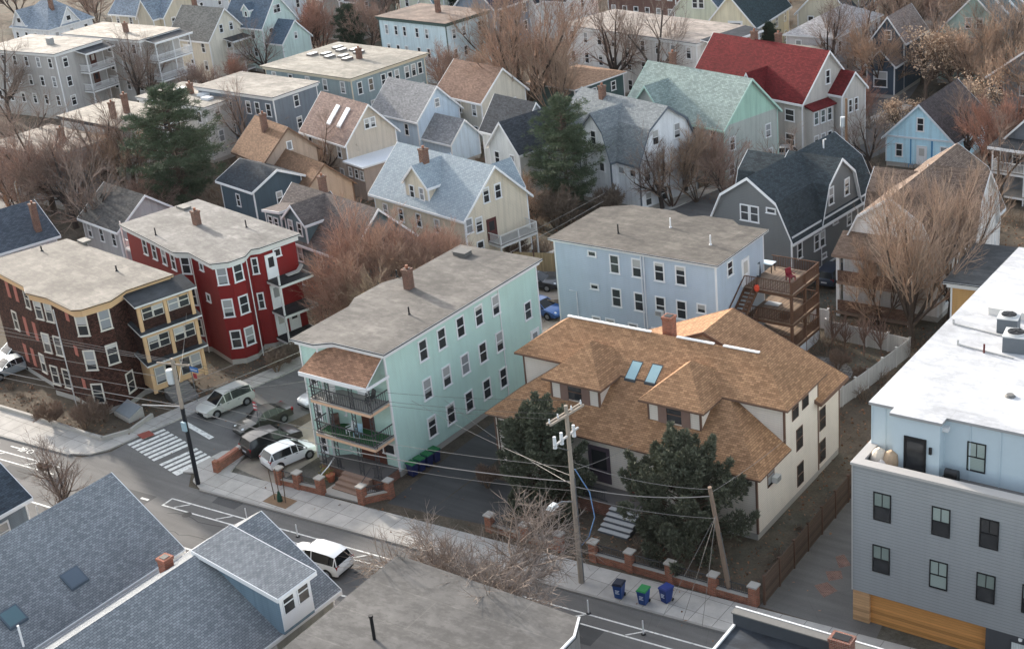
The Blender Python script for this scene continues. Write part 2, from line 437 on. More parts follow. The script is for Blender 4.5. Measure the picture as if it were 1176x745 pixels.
    def door(s, fi, t, z0, w=1.0, h=2.15, mat=None, trim=None):
        m = MB(); m.box(t-w/2, -.05, z0, t+w/2, 0, z0+h); m.box(t-w/2-.1, -.07, z0, t-w/2, 0, z0+h+.1); m.box(t+w/2, -.07, z0, t+w/2+.1, 0, z0+h+.1); m.box(t-w/2, -.07, z0+h, t+w/2, 0, z0+h+.1)
        d = MB(); d.box(t-w/2+.18, -.06, z0+1.0, t+w/2-.18, -.045, z0+h-.2)
        o = s.part(fi, 'door', m, mat or WHITE); g = d.build('pane', glass_pane('std'), o); return o
    def chimney(s, x, y, z0, z1, wx=.6, wy=.6, mat=None, cap=True): s.ch.append((x, y, z0, z1, wx, wy, mat, cap))
    def done(s):
        s.W.build('wall', s.wall, s.root); s.Fd.build('foundation', CONC, s.root)
        s.roofo = s.Rf.build('roof', [s.roofm, s.trim, DARKM, plain((112, 110, 106), .85, .2)], s.root)
        if s is globals().get('TAN'):
            for k in range(len(s.T.f)//6):
                b = MB(); b.v = s.T.v[k*8:k*8+8]; b.f = [tuple(i-k*8 for i in f) for f in s.T.f[k*6:k*6+6]]; b.mi = [0]*6; b.build('corner_board', s.trim, s.root)
        else: s.T.build('trim', s.trim, s.root)
        for x, y, z0, z1, wx, wy, mat, cap in s.ch:
            m = MB(); m.box(x-wx/2, y-wy/2, z0, x+wx/2, y+wy/2, z1-.18); m.box(x-wx/2-.05, y-wy/2-.05, z1-.18, x+wx/2+.05, y+wy/2+.05, z1)
            m.box(x-wx/2+.1, y-wy/2+.1, z1+.003, x+wx/2-.1, y+wy/2-.1, z1+.03, 1)
            if cap: m.cyl(x, y, z1, z1+.28, .13, .12, 8, 2)
            m.build('chimney', [mat or brick(), DARKM, plain((150, 95, 70))], s.roofo)
        return s
    def vent(s, x, y, z, h=.7, r=.06, mat=None):
        m = MB(); m.cyl(x, y, z, z+h, r, r, 8); m.cyl(x, y, z, z+.08, r*2.2, r*1.4, 8); return m.build('vent_pipe', mat or DARKM, s.roofo)
    def skylight(s, c, n_axis, w, l, slope, mat=None):
        pass
def railing(mb, p, q, z, h=.95, sp=.14, bw=.03, rail=.07, mi=0):
    p = Vector(p); q = Vector(q); L = (q-p).length; d = (q-p)/L
    mb.bar((p.x, p.y, z+h), (q.x, q.y, z+h), rail, .06, mi); mb.bar((p.x, p.y, z+.1), (q.x, q.y, z+.1), .05, .05, mi)
    for i in range(1, int(L/sp)):
        c = p+d*(i*sp); mb.box(c.x-bw/2, c.y-bw/2, z+.125, c.x+bw/2, c.y+bw/2, z+h-.03, mi)
def porch(h, fi, s0, s1, dep, floors, roofz=None, post=None, deck=None, rail=None, fascia=None, roofm=None, posts=(0, 1), pw=.13, slope=.35, rails=True, base=0.0, railh=.95, sp=.14, bw=.03):
    """stacked open porch on wall facet fi: decks, posts, railings and a shed roof"""
    post = post or WHITE; deck = deck or plain((120, 118, 114)); rail = rail or WHITE; fascia = fascia or WHITE
    for z in floors:
        m = MB(); m.box(s0, -dep, z-.06, s1, .0, z); m.box(s0+.03, -dep+.03, z-.3, s1-.03, -.002, z-.06, 1)
        h.part(fi, 'porch_deck', m, [deck, fascia])
        if rails and z > .9:
            r = MB(); railing(r, (s0+.06, -dep+.06), (s1-.06, -dep+.06), z, railh, sp, bw)
            railing(r, (s0+.06, -dep+.1), (s0+.06, -.03), z, railh, sp, bw); railing(r, (s1-.06, -dep+.1), (s1-.06, -.03), z, railh, sp, bw)
            h.part(fi, 'railing', r, rail)
    top = roofz if roofz else floors[-1]+1.0
    for f in posts:
        x = s0+.1+(s1-s0-.2)*f; m = MB()
        lv = sorted([base]+[z for z in floors if z > base])
        for i, z in enumerate(lv):
            z2 = lv[i+1]-.3 if i+1 < len(lv) else top-.1
            m.box(x-pw/2, -dep+.05, z, x+pw/2, -dep+.05+pw, z2)
        h.part(fi, 'porch_post', m, post)
    if roofz:
        m = MB(); a, b = s0-.25, s1+.25; o = -dep-.3
        m.hexa([(a, o, roofz-.1), (b, o, roofz-.1), (b, 0, roofz+slope-.1), (a, 0, roofz+slope-.1)], [(a, o, roofz+.06), (b, o, roofz+.06), (b, 0, roofz+slope+.06), (a, 0, roofz+slope+.06)], 1, 0)
        m.box(a-.04, o-.05, roofz-.2, b+.04, o, roofz+.07, 1)
        h.part(fi, 'porch_roof', m, [roofm or membrane((70, 74, 80)), fascia])
def steps(mb, x0, x1, y0, y1, z0, z1, n, mi=0):
    """flight rising from y0 to y1"""
    for i in range(n):
        a = y0+(y1-y0)*i/n; z = z0+(z1-z0)*(i+1)/n; mb.box(x0, a, z0, x1, y1, z, mi) if i == 0 else mb.box(x0, a, z0+(z1-z0)*i/n, x1, y1, z, mi)
# ------------------------------------------------------------------ the setting
def ground_mat():
    s = NB('ground'); ob = s.coord('Object')
    n = s.noise(ob, .06, 6, .65); n2 = s.noise(ob, .5, 6, .75); n3 = s.noise(ob, 6, 4, .7)
    col = s.ramp(n, [(.35, lin((86, 78, 68))), (.5, lin((100, 88, 74))), (.58, lin((92, 88, 76))), (.66, lin((118, 112, 104)))])
    col = s.mix(.8, col, s.ramp(n2, [(.3, (.5,)*3), (.7, (1.35,)*3)]), 'MULTIPLY'); col = s.mix(.7, col, s.ramp(n3, [(.3, (.6,)*3), (.7, (1.3,)*3)]), 'MULTIPLY')
    s.bump(n3, .08, .6); return s.done(col, .95, .1)
def asphalt_mat(rgb, name='asphalt'):
    s = NB(name); ob = s.coord('Object'); c = lin(rgb)
    col = s.mix(s.noise(ob, .35, 6, .65), sc(c, .75), sc(c, 1.3))
    col = s.mix(.7, col, s.ramp(s.noise(s.coord('Object', (.06, .9, 1)), 1.5, 5), [(.35, (.8,)*3), (.7, (1.2,)*3)]), 'MULTIPLY')
    vo = s.add('ShaderNodeTexVoronoi', feature='DISTANCE_TO_EDGE', i_Scale=.28)
    wp = s.mix(.12, ob, s.add('ShaderNodeTexNoise', i_Scale=1.2).outputs['Color'], 'ADD'); s.lk(wp, vo.inputs['Vector'])
    col = s.mix(.55, col, s.ramp(vo.outputs['Distance'], [(.0, (.7,)*3), (.006, (1, 1, 1))]), 'MULTIPLY')
    col = s.mix(.6, col, s.ramp(s.noise(ob, 22, 3, .8), [(.3, (.75,)*3), (.7, (1.25,)*3)]), 'MULTIPLY')
    return s.done(col, .85, .25)
def walk_mat():
    s = NB('sidewalk'); uv = s.coord('UV'); c = lin((182, 177, 170))
    br = s.add('ShaderNodeTexBrick', offset=0.0, i_Scale=1.0, i_Mortar_Size=.02, i_Brick_Width=1.5, i_Row_Height=1.5)
    br.inputs['Color1'].default_value = (*sc(c, 1.06), 1); br.inputs['Color2'].default_value = (*sc(c, .88), 1); br.inputs['Mortar'].default_value = (*sc(c, .45), 1)
    s.lk(uv, br.inputs['Vector']); col = s.mix(.8, br.outputs['Color'], s.ramp(s.noise(s.coord('Object'), .9, 6, .7), [(.3, (.72,)*3), (.7, (1.1,)*3)]), 'MULTIPLY')
    return s.done(col, .9, .15)
GROUND = ground_mat(); ASPH = asphalt_mat((104, 102, 100)); DRIVE = asphalt_mat((76, 75, 74), 'driveway_asphalt'); WALK = walk_mat(); 
def paint_mat():
    s = NB('worn_road_paint'); ob = s.coord('Object'); n = s.noise(ob, 3.0, 6, .8)
    return s.done(s.mix(s.ramp(n, [(.5, (0, 0, 0)), (.66, (.8,)*3)]), lin((226, 225, 219)), lin((112, 111, 109))), .75, .25)
PAINT = paint_mat()
def sheet(name, polys, z, mat, kind='structure', thick=0.0):
    m = MB()
    for p in polys:
        p = orient([tuple(q)[:2] for q in p])
        if thick: m.prism(p, z-thick, z)
        else: m.poly([(x, y, z) for x, y in p])
    return tag(m.build(name, mat), kind=kind)
sheet('ground', [[(-1200, -400), (900, -400), (900, 1800), (-1200, 1800)]], 0, GROUND)
RA = R_(4.1); RO = Vector((-69.5, 56.7)); RE = Vector((math.cos(RA), math.sin(RA))); RN = Vector((-RE.y, RE.x))
def RD(s, t): return tuple(RO+RE*s+RN*t)
SE = Vector((.208, .978)); SN = Vector((.978, -.208))
def SS(s, t): return tuple(Vector((-84.2, 65))+SE*s+SN*t)        # side street: s up the street, t from its left kerb
sheet('main_road', [[RD(-200, -8.4), RD(160, -8.4), RD(160, 0), RD(-200, 0)]], .006, ASPH)
sheet('side_street', [[RD(-17.5, -.0), RD(-6.2, -.0), (-76.9, 57.6), SS(-6, 8.0), SS(0, 7.6), SS(120, 7.3), SS(120, 0), SS(-6, 0), (-85.5, 57.2)]], .010, ASPH)
sheet('back_street', [[(-74, 118), (-68.5, 118), (-62, 150), (-70, 190), (-78, 240), (-86, 240), (-78, 190), (-70.5, 150)]], .008, ASPH)
sheet('far_street', [[(-150, 60), (-143, 60), (-152, 140), (-160, 140)]], .008, ASPH)
sheet('sidewalk', [[RD(-140, 0), RD(-18.6, 0), (-86.6, 56.0), (-85.8, 57.2), SS(-6, 0), SS(100, 0), SS(100, -1.7), SS(-4.2, -1.9), (-87.4, 58.6), RD(-140, 2.6)],
                   [RD(-5.0, 0), RD(110, 0), RD(110, 2.75), RD(-4.6, 2.75), (-75.6, 62.5), SS(-2.4, 7.6), SS(-6, 8.0), (-76.6, 57.9), (-75.9, 56.9)],
                   [RD(-140, -11), RD(110, -11), RD(110, -8.4), RD(-140, -8.4)]], .13, WALK, thick=.3)
k = MB()
for a, b in ((RD(-140, -.09), RD(-18.6, -.09)), (RD(-5, -.09), RD(110, -.09)), (RD(-140, -8.31), RD(110, -8.31))):
    c = (Vector(a)+Vector(b))/2; k.obox(c, Vector(b)-Vector(a), (Vector(b)-Vector(a)).length/2, .09, -.1, .128)
tag(k.build('kerb', plain((150, 146, 140), .9, .15, 2)), kind='structure')
# painted markings
m = MB(); ZP = .014
def stripe(s0, s1, t, w=.12): m.poly([(*RD(s0, t-w/2), ZP), (*RD(s1, t-w/2), ZP), (*RD(s1, t+w/2), ZP), (*RD(s0, t+w/2), ZP)])
for a, b in ((-130, -17.5), (-6.2, 100)):
    stripe(a, b, -1.75); stripe(a, b, -2.72)
    for i in range(int((b-a)/4.0)):
        s0 = a+1+i*4.0; m.poly([(*RD(s0, -2.6), ZP), (*RD(s0+.15, -2.6), ZP), (*RD(s0+1.0, -1.85), ZP), (*RD(s0+.85, -1.85), ZP)])
stripe(-6.2, -6.05, -2.2, .98); stripe(-130, 100, -6.3, .16)
for s0 in (-24.5, -27.5):
    m.poly([(*RD(s0, -.95), ZP), (*RD(s0+1.1, -.95), ZP), (*RD(s0+1.1, -.82), ZP), (*RD(s0, -.82), ZP)])
    m.poly([(*RD(s0+1.1, -1.2), ZP), (*RD(s0+1.7, -.88), ZP), (*RD(s0+1.1, -.56), ZP)])
for s0 in (-23.0, -22.2):
    for i in range(12):
        a, b = 2*math.pi*i/12, 2*math.pi*(i+1)/12
        m.poly([(*RD(s0+math.cos(q)*r, -.9+math.sin(q)*r), ZP) for q, r in ((a, .22), (b, .22), (b, .32), (a, .32))])
for i, t in enumerate((.2, .84, 1.48, 2.12, 2.76, 3.4, 4.04, 5.2, 5.84, 6.48, 7.12, 7.5)):
    m.poly([(*SS(-6.5, t+.1), ZP+.004), (*SS(-6.5, t+.48), ZP+.004), (*SS(-3.3, t+.48), ZP+.004), (*SS(-3.3, t+.1), ZP+.004)])
m.poly([(*SS(-1.9, .4), ZP+.004), (*SS(-1.45, .4), ZP+.004), (*SS(-1.45, 4.9), ZP+.004), (*SS(-1.9, 4.9), ZP+.004)])
for s0 in (-13.5, -11.8, -10.1, -8.4): stripe(s0, s0+.75, -2.6, .2)
tag(m.build('road_markings', PAINT), kind='structure')
sheet('tactile_paving', [[P(*q, .135) for q in ((157, 499), (164, 504), (178, 499), (171, 494))], [P(*q, .135) for q in ((243, 531), (250, 535), (259, 531), (251, 527))]], .136, plain((150, 74, 62), .9, .2, 6))
sheet('manhole_cover', [[(RD(s_, t_)[0]+.36*math.cos(i*.52), RD(s_, t_)[1]+.36*math.sin(i*.52)) for i in range(12)] for s_, t_ in ((-9, -4.4), (9, -3.4), (31, -4.6), (-3.5, -3.0), (22, -5.6))]+[[(P(42, 548)[0]+.38*math.cos(i*.52), P(42, 548)[1]+.38*math.sin(i*.52)) for i in range(12)]], .016, plain((72, 70, 68), .8, .3, 6))
rp = random.Random(3); pl = []
for s0, t0, a, b in ((-22, -4.2, 3, 1.2), (-12, -3.6, 4.5, 1.6), (3, -4.6, 2.2, 1.4), (12, -4.0, 6, .8), (26, -4.4, 3.5, 1.8), (-3, -1.0, 2.2, .9), (20, -.9, 3, .8), (-30, -1.0, 2.5, .9), (36, -3.2, 5, 1.0)):
    pl.append([RD(s0, t0), RD(s0+a, t0+rp.uniform(-.1, .1)), RD(s0+a+.1, t0+b), RD(s0-.1, t0+b)])
sheet('road_patch', pl, .0095, asphalt_mat((78, 78, 78), 'asphalt_patch'))
pl = []
for s0, t0, n in ((-26, -3.0, 9), (-8, -5.4, 12), (8, -3.2, 10), (22, -5.2, 10), (34, -2.9, 9), (-5, -3.4, 7)):
    x, y = s0, t0
    for k in range(n):
        x2, y2 = x+rp.uniform(.5, 1.2), y+rp.uniform(-.28, .28); pl.append([RD(x, y-.03), RD(x2, y2-.03), RD(x2, y2+.03), RD(x, y+.03)]); x, y = x2, y2
sheet('tar_line', pl, .0115, plain((46, 46, 47), .6, .1))
sheet('driveway', [[(-60.9, 61.2), (-57.6, 61.5), (-57.4, 84), (-61.6, 84)], [(-57.6, 61.5), (-52.4, 62.2), (-52.6, 67.2), (-57.4, 67.4)]], .012, DRIVE)
sheet('alley', [[(-33.1, 62.4), (-26, 62.6), (-27.9, 76), (-33.3, 76)]], .012, asphalt_mat((102, 99, 95), 'gravel'))
def pav_mat():
    s = NB('paving'); uv = s.coord('UV'); c = lin((132, 128, 122))
    br = s.add('ShaderNodeTexBrick', offset=.5, i_Scale=1.0, i_Mortar_Size=.03, i_Brick_Width=.55, i_Row_Height=.4)
    br.inputs['Color1'].default_value = (*sc(c, 1.3), 1); br.inputs['Color2'].default_value = (*sc(c, .75), 1); br.inputs['Mortar'].default_value = (*sc(c, .4), 1)
    s.lk(uv, br.inputs['Vector']); return s.done(s.mix(.5, br.outputs['Color'], s.ramp(s.noise(s.coord('Object'), 2, 5), [(.3, (.6,)*3), (.7, (1.2,)*3)]), 'MULTIPLY'), .9, .15)
PAV = pav_mat()
PATC = P(946, 428)
sheet('patio', [[(PATC.x+3.0*math.cos(i*.35)-.8, PATC.y+2.6*math.sin(i*.35)) for i in range(18)]], .02, PAV)
sheet('patio_disc', [[(P(925, 425)[0]+1.2*math.cos(i*.35), P(925, 425)[1]+1.2*math.sin(i*.35)) for i in range(18)]], .04, plain((84, 90, 90), .8, .15, 2))
sheet('parking_apron', [[(-74.9, 59.9), (-70.0, 59.4), (-69.9, 70), (-72, 78), (-74.4, 74)], [(-61, 86), (-76, 86), (-76, 100), (-66, 100), (-65.5, 97)]], .012, plain((150, 138, 124), .95, .3, 1.2))
sheet('front_walk', [[(-66, 60.0), (-62.6, 60.3), (-62.6, 62.0), (-66, 62.0)]], .125, CONC, thick=.12)
sheet('alley_patch', [[P(*q)+Vector((.12*math.sin(q[0]), .12*math.cos(q[0]*2))) for q in ((958, 640), (972, 636), (976, 648), (962, 652))], [P(*q) for q in ((948, 656), (966, 655), (968, 664), (952, 667))], [P(*q) for q in ((935, 672), (950, 668), (962, 678), (946, 686))]], .018, brick((120, 78, 66)))
# ------------------------------------------------------------------ triple-decker in mint
IRON = plain((66, 66, 68), .5, .2)
h = House('apartment_house', 'mint green triple-decker with grey flat roof and stacked iron-railed front porches', (-62.3, 64.4), 7.3, 18.2, 0, siding((182, 214, 202), grime=.07), membrane((128, 122, 115), (106, 101, 96), dark=.3), cat='apartment house')
MINT = h
i = h.flat([(0, -.8), (1.7, -.8), (2.8, 0), (7.3, 0), (7.3, 18.2), (4.5, 18.2), (0, 18.2), (0, 11), (-.7, 9.6), (-.7, 6.6), (0, 5.2)], 0, 9.75, .4, .2, .25, corners=(0, 1, 3, 4))
R = i+3
for pts in (((485.4, 400.5), (507, 388.8), (528.5, 375.7), (549.5, 361.5), (569, 350)), ((490.5, 444.6), (512.7, 431.8), (533.9, 417.8), (554.3, 404.5), (573.7, 391.8)), ((496, 488), (517.6, 474.7), (538.7, 460.7), (559, 446.5), (578, 432.6))):
    q = [h.at(u, v) for u, v in pts]; z = sum(a[2] for a in q)/5
    for a in q: h.win(a[0], a[1], z, 1.0, 1.62)
h.win(R, 16.6, 6.3, .95, 1.5); h.door(R, 17.2, 2.2, .95)
pf = len(h.facets); h.facets.append((Vector((0, 0)), Vector((7.3, 0))))
PEACH = plain((214, 172, 138), .7, .12)
porch(h, pf, 1.55, 7.25, 2.1, (3.35, 6.05), None, IRON, plain((150, 146, 140), .8, .2), IRON, PEACH, posts=(), sp=.21, bw=.03)
m = MB(); a, b, o, z = 1.2, 7.5, -2.4, 8.1
m.hexa([(a, o, z), (b, o, z), (b-.3, 0, z+1.35), (a+.5, 0, z+1.35)], [(a, o, z+.14), (b, o, z+.14), (b-.3, 0, z+1.49), (a+.5, 0, z+1.49)], 1, 0)
m.box(a, o-.06, z-.16, b, o, z+.15, 1); m.box(b, o-.06, z-.1, b+.06, 0, z+.1, 1)
h.part(pf, 'porch_roof', m, [shingle((168, 124, 96), .3), WHITE])
for z0 in (.75, 3.35, 6.05):
    for x in (1.75, 3.2, 5.4, 7.05):
        m = MB(); top = {.75: 3.05, 3.35: 5.75, 6.05: 8.0}[z0]
        for dx in (0, .32): m.box(x+dx-.025, -2.03, z0, x+dx+.025, -1.98, top)
        for q in range(6):
            zz = z0+.2+q*(top-z0-.3)/6; m.bar((x, -2.0, zz), (x+.32, -2.0, zz+.3), .025); m.bar((x+.32, -2.0, zz), (x, -2.0, zz+.3), .025)
        h.part(pf, 'porch_post', m, IRON)
m = MB(); m.box(1.75, -1.9, 3.355, 6.9, -.15, 3.375); h.part(pf, 'turf_mat', m, plain((38, 92, 48), .95, .3, 4))
m = MB(); m.box(1.5, -2.0, 0, 7.2, -.01, .74, 0); m.box(1.45, -2.08, .74, 7.25, -.01, .82, 1); h.part(pf, 'stoop', m, [brick((140, 82, 62)), plain((96, 92, 90))])
m = MB(); steps(m, 3.9, 6.5, -3.6, -2.08, 0, .8, 4); h.part(pf, 'front_steps', m, plain((150, 122, 104), .9, .15))
m = MB(); railing(m, (1.6, -2.0), (3.8, -2.0), .82, .85); railing(m, (6.6, -2.0), (7.2, -2.0), .82, .85); m.bar((6.55, -3.6, .9), (6.55, -2.1, 1.7), .04); m.bar((6.55, -3.6, 0), (6.55, -3.6, .9), .04); h.part(pf, 'railing', m, IRON)
for z in (2.0, 4.65, 7.35): h.win(pf, 2.5 if z < 7 else 2.9, z, .8, 1.3)
h.win(i, .9, 4.3, .7, 1.3); h.win(i, .9, 7.1, .7, 1.3); h.win(i, .9, 1.6, .7, 1.3)
BRD = plain((92, 50, 38), .5, .15)
for z, ts in ((.82, (4.4, 5.6)), (3.37, (4.9,)), (6.07, (4.9,))):
    for t in ts: h.door(pf, t, z, .95, 2.05, BRD if z < 5 else WHITE)
for z in (5.0, 2.2): h.win(pf, 6.55 if z < 3 else 3.8, z, 1.2 if z < 3 else .8, .9 if z < 3 else 1.2)
m = MB(); m.tube([(13.1, -.06, 9.6), (13.1, -.06, .3)], .05, 6); h.part(R, 'downspout', m, WHITE)
m = MB(); m.tube([(.06, -.05, 9.6), (.06, -.05, .3)], .05, 6); h.part(i, 'downspout', m, WHITE)
c = h.local(P(470, 331, 9.95)); h.chimney(c[0], c[1], 9.9, 11.55, .6, .6)
h.done()
for q in ((456, 318), (470, 361)): c = h.local(P(*q, 9.95)); h.vent(c[0], c[1], 9.95, .6)
for q in ((531, 292),): 
    c = h.local(P(*q, 9.95)); m = MB(); m.box(c[0]-.6, c[1]-.45, 9.95, c[0]+.6, c[1]+.45, 10.2); m.box(c[0]-.66, c[1]-.51, 10.2, c[0]+.66, c[1]+.51, 10.26); m.build('roof_hatch', plain((100, 98, 95)), h.roofo)
# ------------------------------------------------------------------ tan-roofed house
h = House('apartment_house', 'long cream house with orange-brown hipped roof, two front dormers and two skylights', (-36.3, 68.6), 20.2, 9.2, .4, siding((222, 212, 198), .16, grime=.06), shingle((174, 131, 94), .2, rgb2=(156, 115, 82)), plain((112, 84, 68), .7, .1), cat='apartment house')
TAN = h; W2 = plain((214, 208, 198), .7, .08)
f0 = h.body([(0, 0), (20.2, 0), (20.2, 9.0), (0, 9.0)], 0, 4.55, (0, 1, 2))
h.hip(0, 20.2, 4.0, 9.0, 4.5, 7.5, 9.72, 'x', 2.6, .45, .12)
up = len(h.facets)-4
E = 4.6; m = h.Rf
m.box(-.45, -.45, E-.02, 20.65, 4.0, E+.1, 1)
e = E+.103; T = 7.8
m.poly([(-.45, -.45, e), (20.65, -.45, e), (16.25, 3.98, T), (3.95, 3.98, T)]); m.poly([(20.65, -.45, e), (20.65, 3.98, e), (16.25, 3.98, T)]); m.poly([(-.45, 3.98, e), (-.45, -.45, e), (3.95, 3.98, T)])
m.poly([(3.95, 3.98, T), (16.25, 3.98, T), (16.3, 4.2, T+.12), (3.9, 4.2, T+.12)])
for dx in (4.05, 11.7):
    h.hip(dx, dx+3.9, 1.5, 6.2, 5.3, 7.45, 9.55, 'y', 2.2, .45, .12, corners=(0, 1))
    d = len(h.facets)-4
    h.win(d, 1.95, 6.78, 1.15, 1.2, 'none', h.trim)
    for t in (1.08, 2.82): q = MB(); q.box(t-.32, -.05, 6.0, t+.32, 0, 7.4); h.part(d, 'shutter', q, plain((134, 106, 94), .7, .15))
h.block(4.0, 20.18, 8.9, 12.4, 0, gable(4.0, 20.18, 5.9, 9.3), 'y', .45, .14)
rr = f0+1
for z, ts in ((8.0-.9, (5.35, 6.9)), (4.9, (5.0,)), (1.9, (1.7, 5.0, 8.3)), (4.3, (8.6,)), (3.2, (2.0,))): pass
h.wpx([(913, 468), (924.5, 455), (918, 502.8), (944.4, 516.8), (919, 543.6), (885, 544), (944.4, 480)], .95, 1.6, 'none', h.trim)
h.win(f0, 13.9, 2.9, 1.0, 1.6, 'none', h.trim); h.win(f0, 3.2, 2.9, 1.0, 1.6, 'none', h.trim)
h.door(f0, 8.6, 1.3, 1.5, 2.6, plain((84, 72, 82), .7, .15), h.trim); h.door(f0, 11.4, .9, 1.0, 2.1, plain((112, 52, 34), .6, .1), h.trim)
m = MB(); m.box(6.5, -1.8, .0, 13.2, -.01, 1.0, 0); m.box(6.4, -1.9, 1.0, 13.3, -.01, 1.1, 1); h.part(f0, 'front_porch', m, [brick((134, 76, 58)), plain((110, 104, 100))])
m = MB(); railing(m, (6.5, -1.8), (10.2, -1.8), 1.1, .9); h.part(f0, 'railing', m, IRON)
m = MB()
for i in range(5): m.box(10.6, -3.7+i*.36, 0, 12.8, -1.9, .2*(i+1)-.05, 0); m.box(10.58, -3.74+i*.36, .2*(i+1)-.05, 12.82, -3.7+i*.36+.32, .2*(i+1), 1)
h.part(f0, 'front_steps', m, [plain((92, 96, 102), .8), plain((196, 194, 190), .8)])
m = MB(); m.tube([(.3, -.06, 4.5), (.3, -.06, .2)], .05); h.part(f0, 'downspout', m, plain((90, 70, 58)))
c = h.local(P(769, 381, 9.5)); h.chimney(c[0], c[1], 8.6, 10.7, .7, .7, brick((160, 84, 58)), False)
c = h.local(P(745, 497, 4)); 
h.done()
for u, v in ((728, 427.5), (751, 432)):
    cx = 56.5-0; q = MB(); x = h.local(P(u, v, 7.8)); sl = (T-e)/4.43; dx = .42; dy = .62
    yz = lambda y: e+(y+.45)*sl
    pts = [(x[0]-dx, x[1]-dy), (x[0]+dx, x[1]-dy), (x[0]+dx, x[1]+dy), (x[0]-dx, x[1]+dy)]
    q.hexa([(a, b, yz(b)) for a, b in pts], [(a, b, yz(b)+.14) for a, b in pts], 0)
    q.hexa([(a*.86+x[0]*.14, b*.88+x[1]*.12, yz(b*.88+x[1]*.12)+.14) for a, b in pts], [(a*.86+x[0]*.14, b*.88+x[1]*.12, yz(b*.88+x[1]*.12)+.155) for a, b in pts], 1)
    q.build('skylight', [plain((70, 76, 80)), plain((150, 185, 190), .1, .1, spec=.6)], h.roofo)
# white ridge caps
q = MB(); q.bar((1.6+.8, 6.5, 9.76), (9.2, 6.5, 9.76), .22, .08); q.bar((11.2, 6.5, 9.76), (14.0, 6.5, 9.76), .22, .08); q.bar((14.7, 6.5, 9.76), (17.3, 6.5, 9.76), .22, .08); q.build('ridge_vent', plain((228, 228, 226)), h.roofo)
# ------------------------------------------------------------------ blue-grey triple-decker behind
h = House('apartment_house', 'pale blue-grey flat-roofed triple-decker with brown stacked decks on its side', (-49.7, 88.4), 15.0, 7.7, -.5, siding((176, 190, 204), .16, grime=.06), membrane((112, 105, 96), (98, 91, 84), 2.4, .3, .3), cat='apartment house')
BLUE = h
i = h.flat([(0, 0), (15, 0), (15, 7.7), (12.5, 7.7), (11.5, 8.6), (9, 8.6), (8, 7.9), (6, 8.7), (2, 8.7), (0, 7.4)], 0, 9.2, .35, .16, .14, corners=(0, 1, 2))
zr = [h.at(u, v)[2] for u, v in ((706, 303), (734.3, 346.3))]
h.wpx([(706, 303), (731.5, 307), (757.3, 311.6), (781.8, 316), (708.3, 341.2), (734.3, 346.3), (758.8, 351), (783, 355.8)], .95, 1.6, snap=zr+[zr[1]-2.8])
for t in (5.0, 7.2, 9.4, 11.6): h.win(i, t, zr[1]-2.8, .95, 1.6)
h.wpx([(680, 291), (683, 328.7), (685, 366)], .85, .5); h.wpx([(805.8, 354)], .85, .8); h.wpx([(838, 308)], .95, 1.25)
r = h.at(855.5, 301); h.door(r[0], r[1], 5.85, 1.0, 2.2)
m = MB()
for t in (8.35, 8.6): m.tube([(t, -.07, 9.1), (t, -.07, .3)], .06)
m.tube([(1.2, -.07, 4.9), (1.9, -.07, 4.9), (1.9, -.07, .5)], .05); h.part(i, 'downspout', m, plain((205, 210, 215)))
DECK = plain((102, 72, 54), .8, .25, 3); DFLOOR = planks((150, 126, 104), .14)
rf = i+1
porch(h, rf, 4.3, 9.1, 4.2, (1.2, 3.3, 5.8), None, DECK, DFLOOR, DECK, DECK, posts=(0, .5, 1), pw=.2, sp=.15, bw=.045)
for s_, z in ((4.3, 5.8), (4.3, 3.3)):
    m = MB(); n = 12
    for q in range(n): m.box(s_-.3*(q+1), -1.15, z-2.5*(q+1)/n-.05, s_-.3*q, -.1, z-2.5*(q+1)/n)
    for y in (-1.2, -.08): m.bar((s_, y, z-.1), (s_-3.6, y, z-2.6), .06, .28); m.bar((s_, y, z+.95), (s_-3.6, y, z-1.55), .06, .1)
    for q in range(22): m.bar((s_-.16*q, -1.2, z-.1-q*.111), (s_-.16*q, -1.2, z+.9-q*.111), .04)
    h.part(rf, 'deck_stairs', m, DECK)
m = MB()
for q in range(4): m.box(4.35+q*1.2, -4.15, 0, 4.35+q*1.2+1.12, -4.1, .95)
h.part(rf, 'skirt_panel', m, plain((208, 214, 220)))
h.done()
for q, c_ in (((770, 261), WHITE), ((816, 281), WHITE), ((710, 268), DARKM)): c = h.local(P(*q, 9.36)); h.vent(c[0], c[1], 9.36, .8, .06, c_)
# ------------------------------------------------------------------ modern grey building on the right
GREYS = siding((147, 150, 151), .2, .05, .05, .02)
h = House('apartment_building', 'modern grey clapboard building with white roof deck, black windows and timber garage front', (-5.9, 63.75), 22.0, 27.0, 0, GREYS, plain((120, 116, 112), .8, .15), plain((172, 168, 164), .7, .08), cat='apartment building', found=0)
MOD = h
i = h.add_facets([(0, 0), (22, 0), (22, 27), (0, 27)])
h.W.box(0, 0, 2.08, 22, 27, 9.35); h.W.box(0, 0, 9.35, 22, .45, 10.2); h.W.box(0, .45, 9.35, .4, 2.8, 10.2)
h.Rf.box(-.08, -.12, 10.2, 22, .52, 10.35, 1); h.Rf.box(-.08, .52, 10.2, .47, 2.9, 10.35, 1); h.T.box(-.03, -.04, 2.08, .03, 0.04, 10.19)
h.Rf.box(.4, .45, 9.35, 22, 27, 9.4)
UP = plain((184, 200, 208), .6, .05)
u = MB(); u.box(.1, 2.35, 9.4, 22, 27, 12.78); u.box(1.6, 1.65, 9.4, 4.2, 2.35, 12.78)
for x in (.12, .9, 5.6, 7.2): u.box(x-.03, 2.31, 9.4, x+.03, 2.35, 12.7)
h.part(i, 'upper_wall', u, UP)
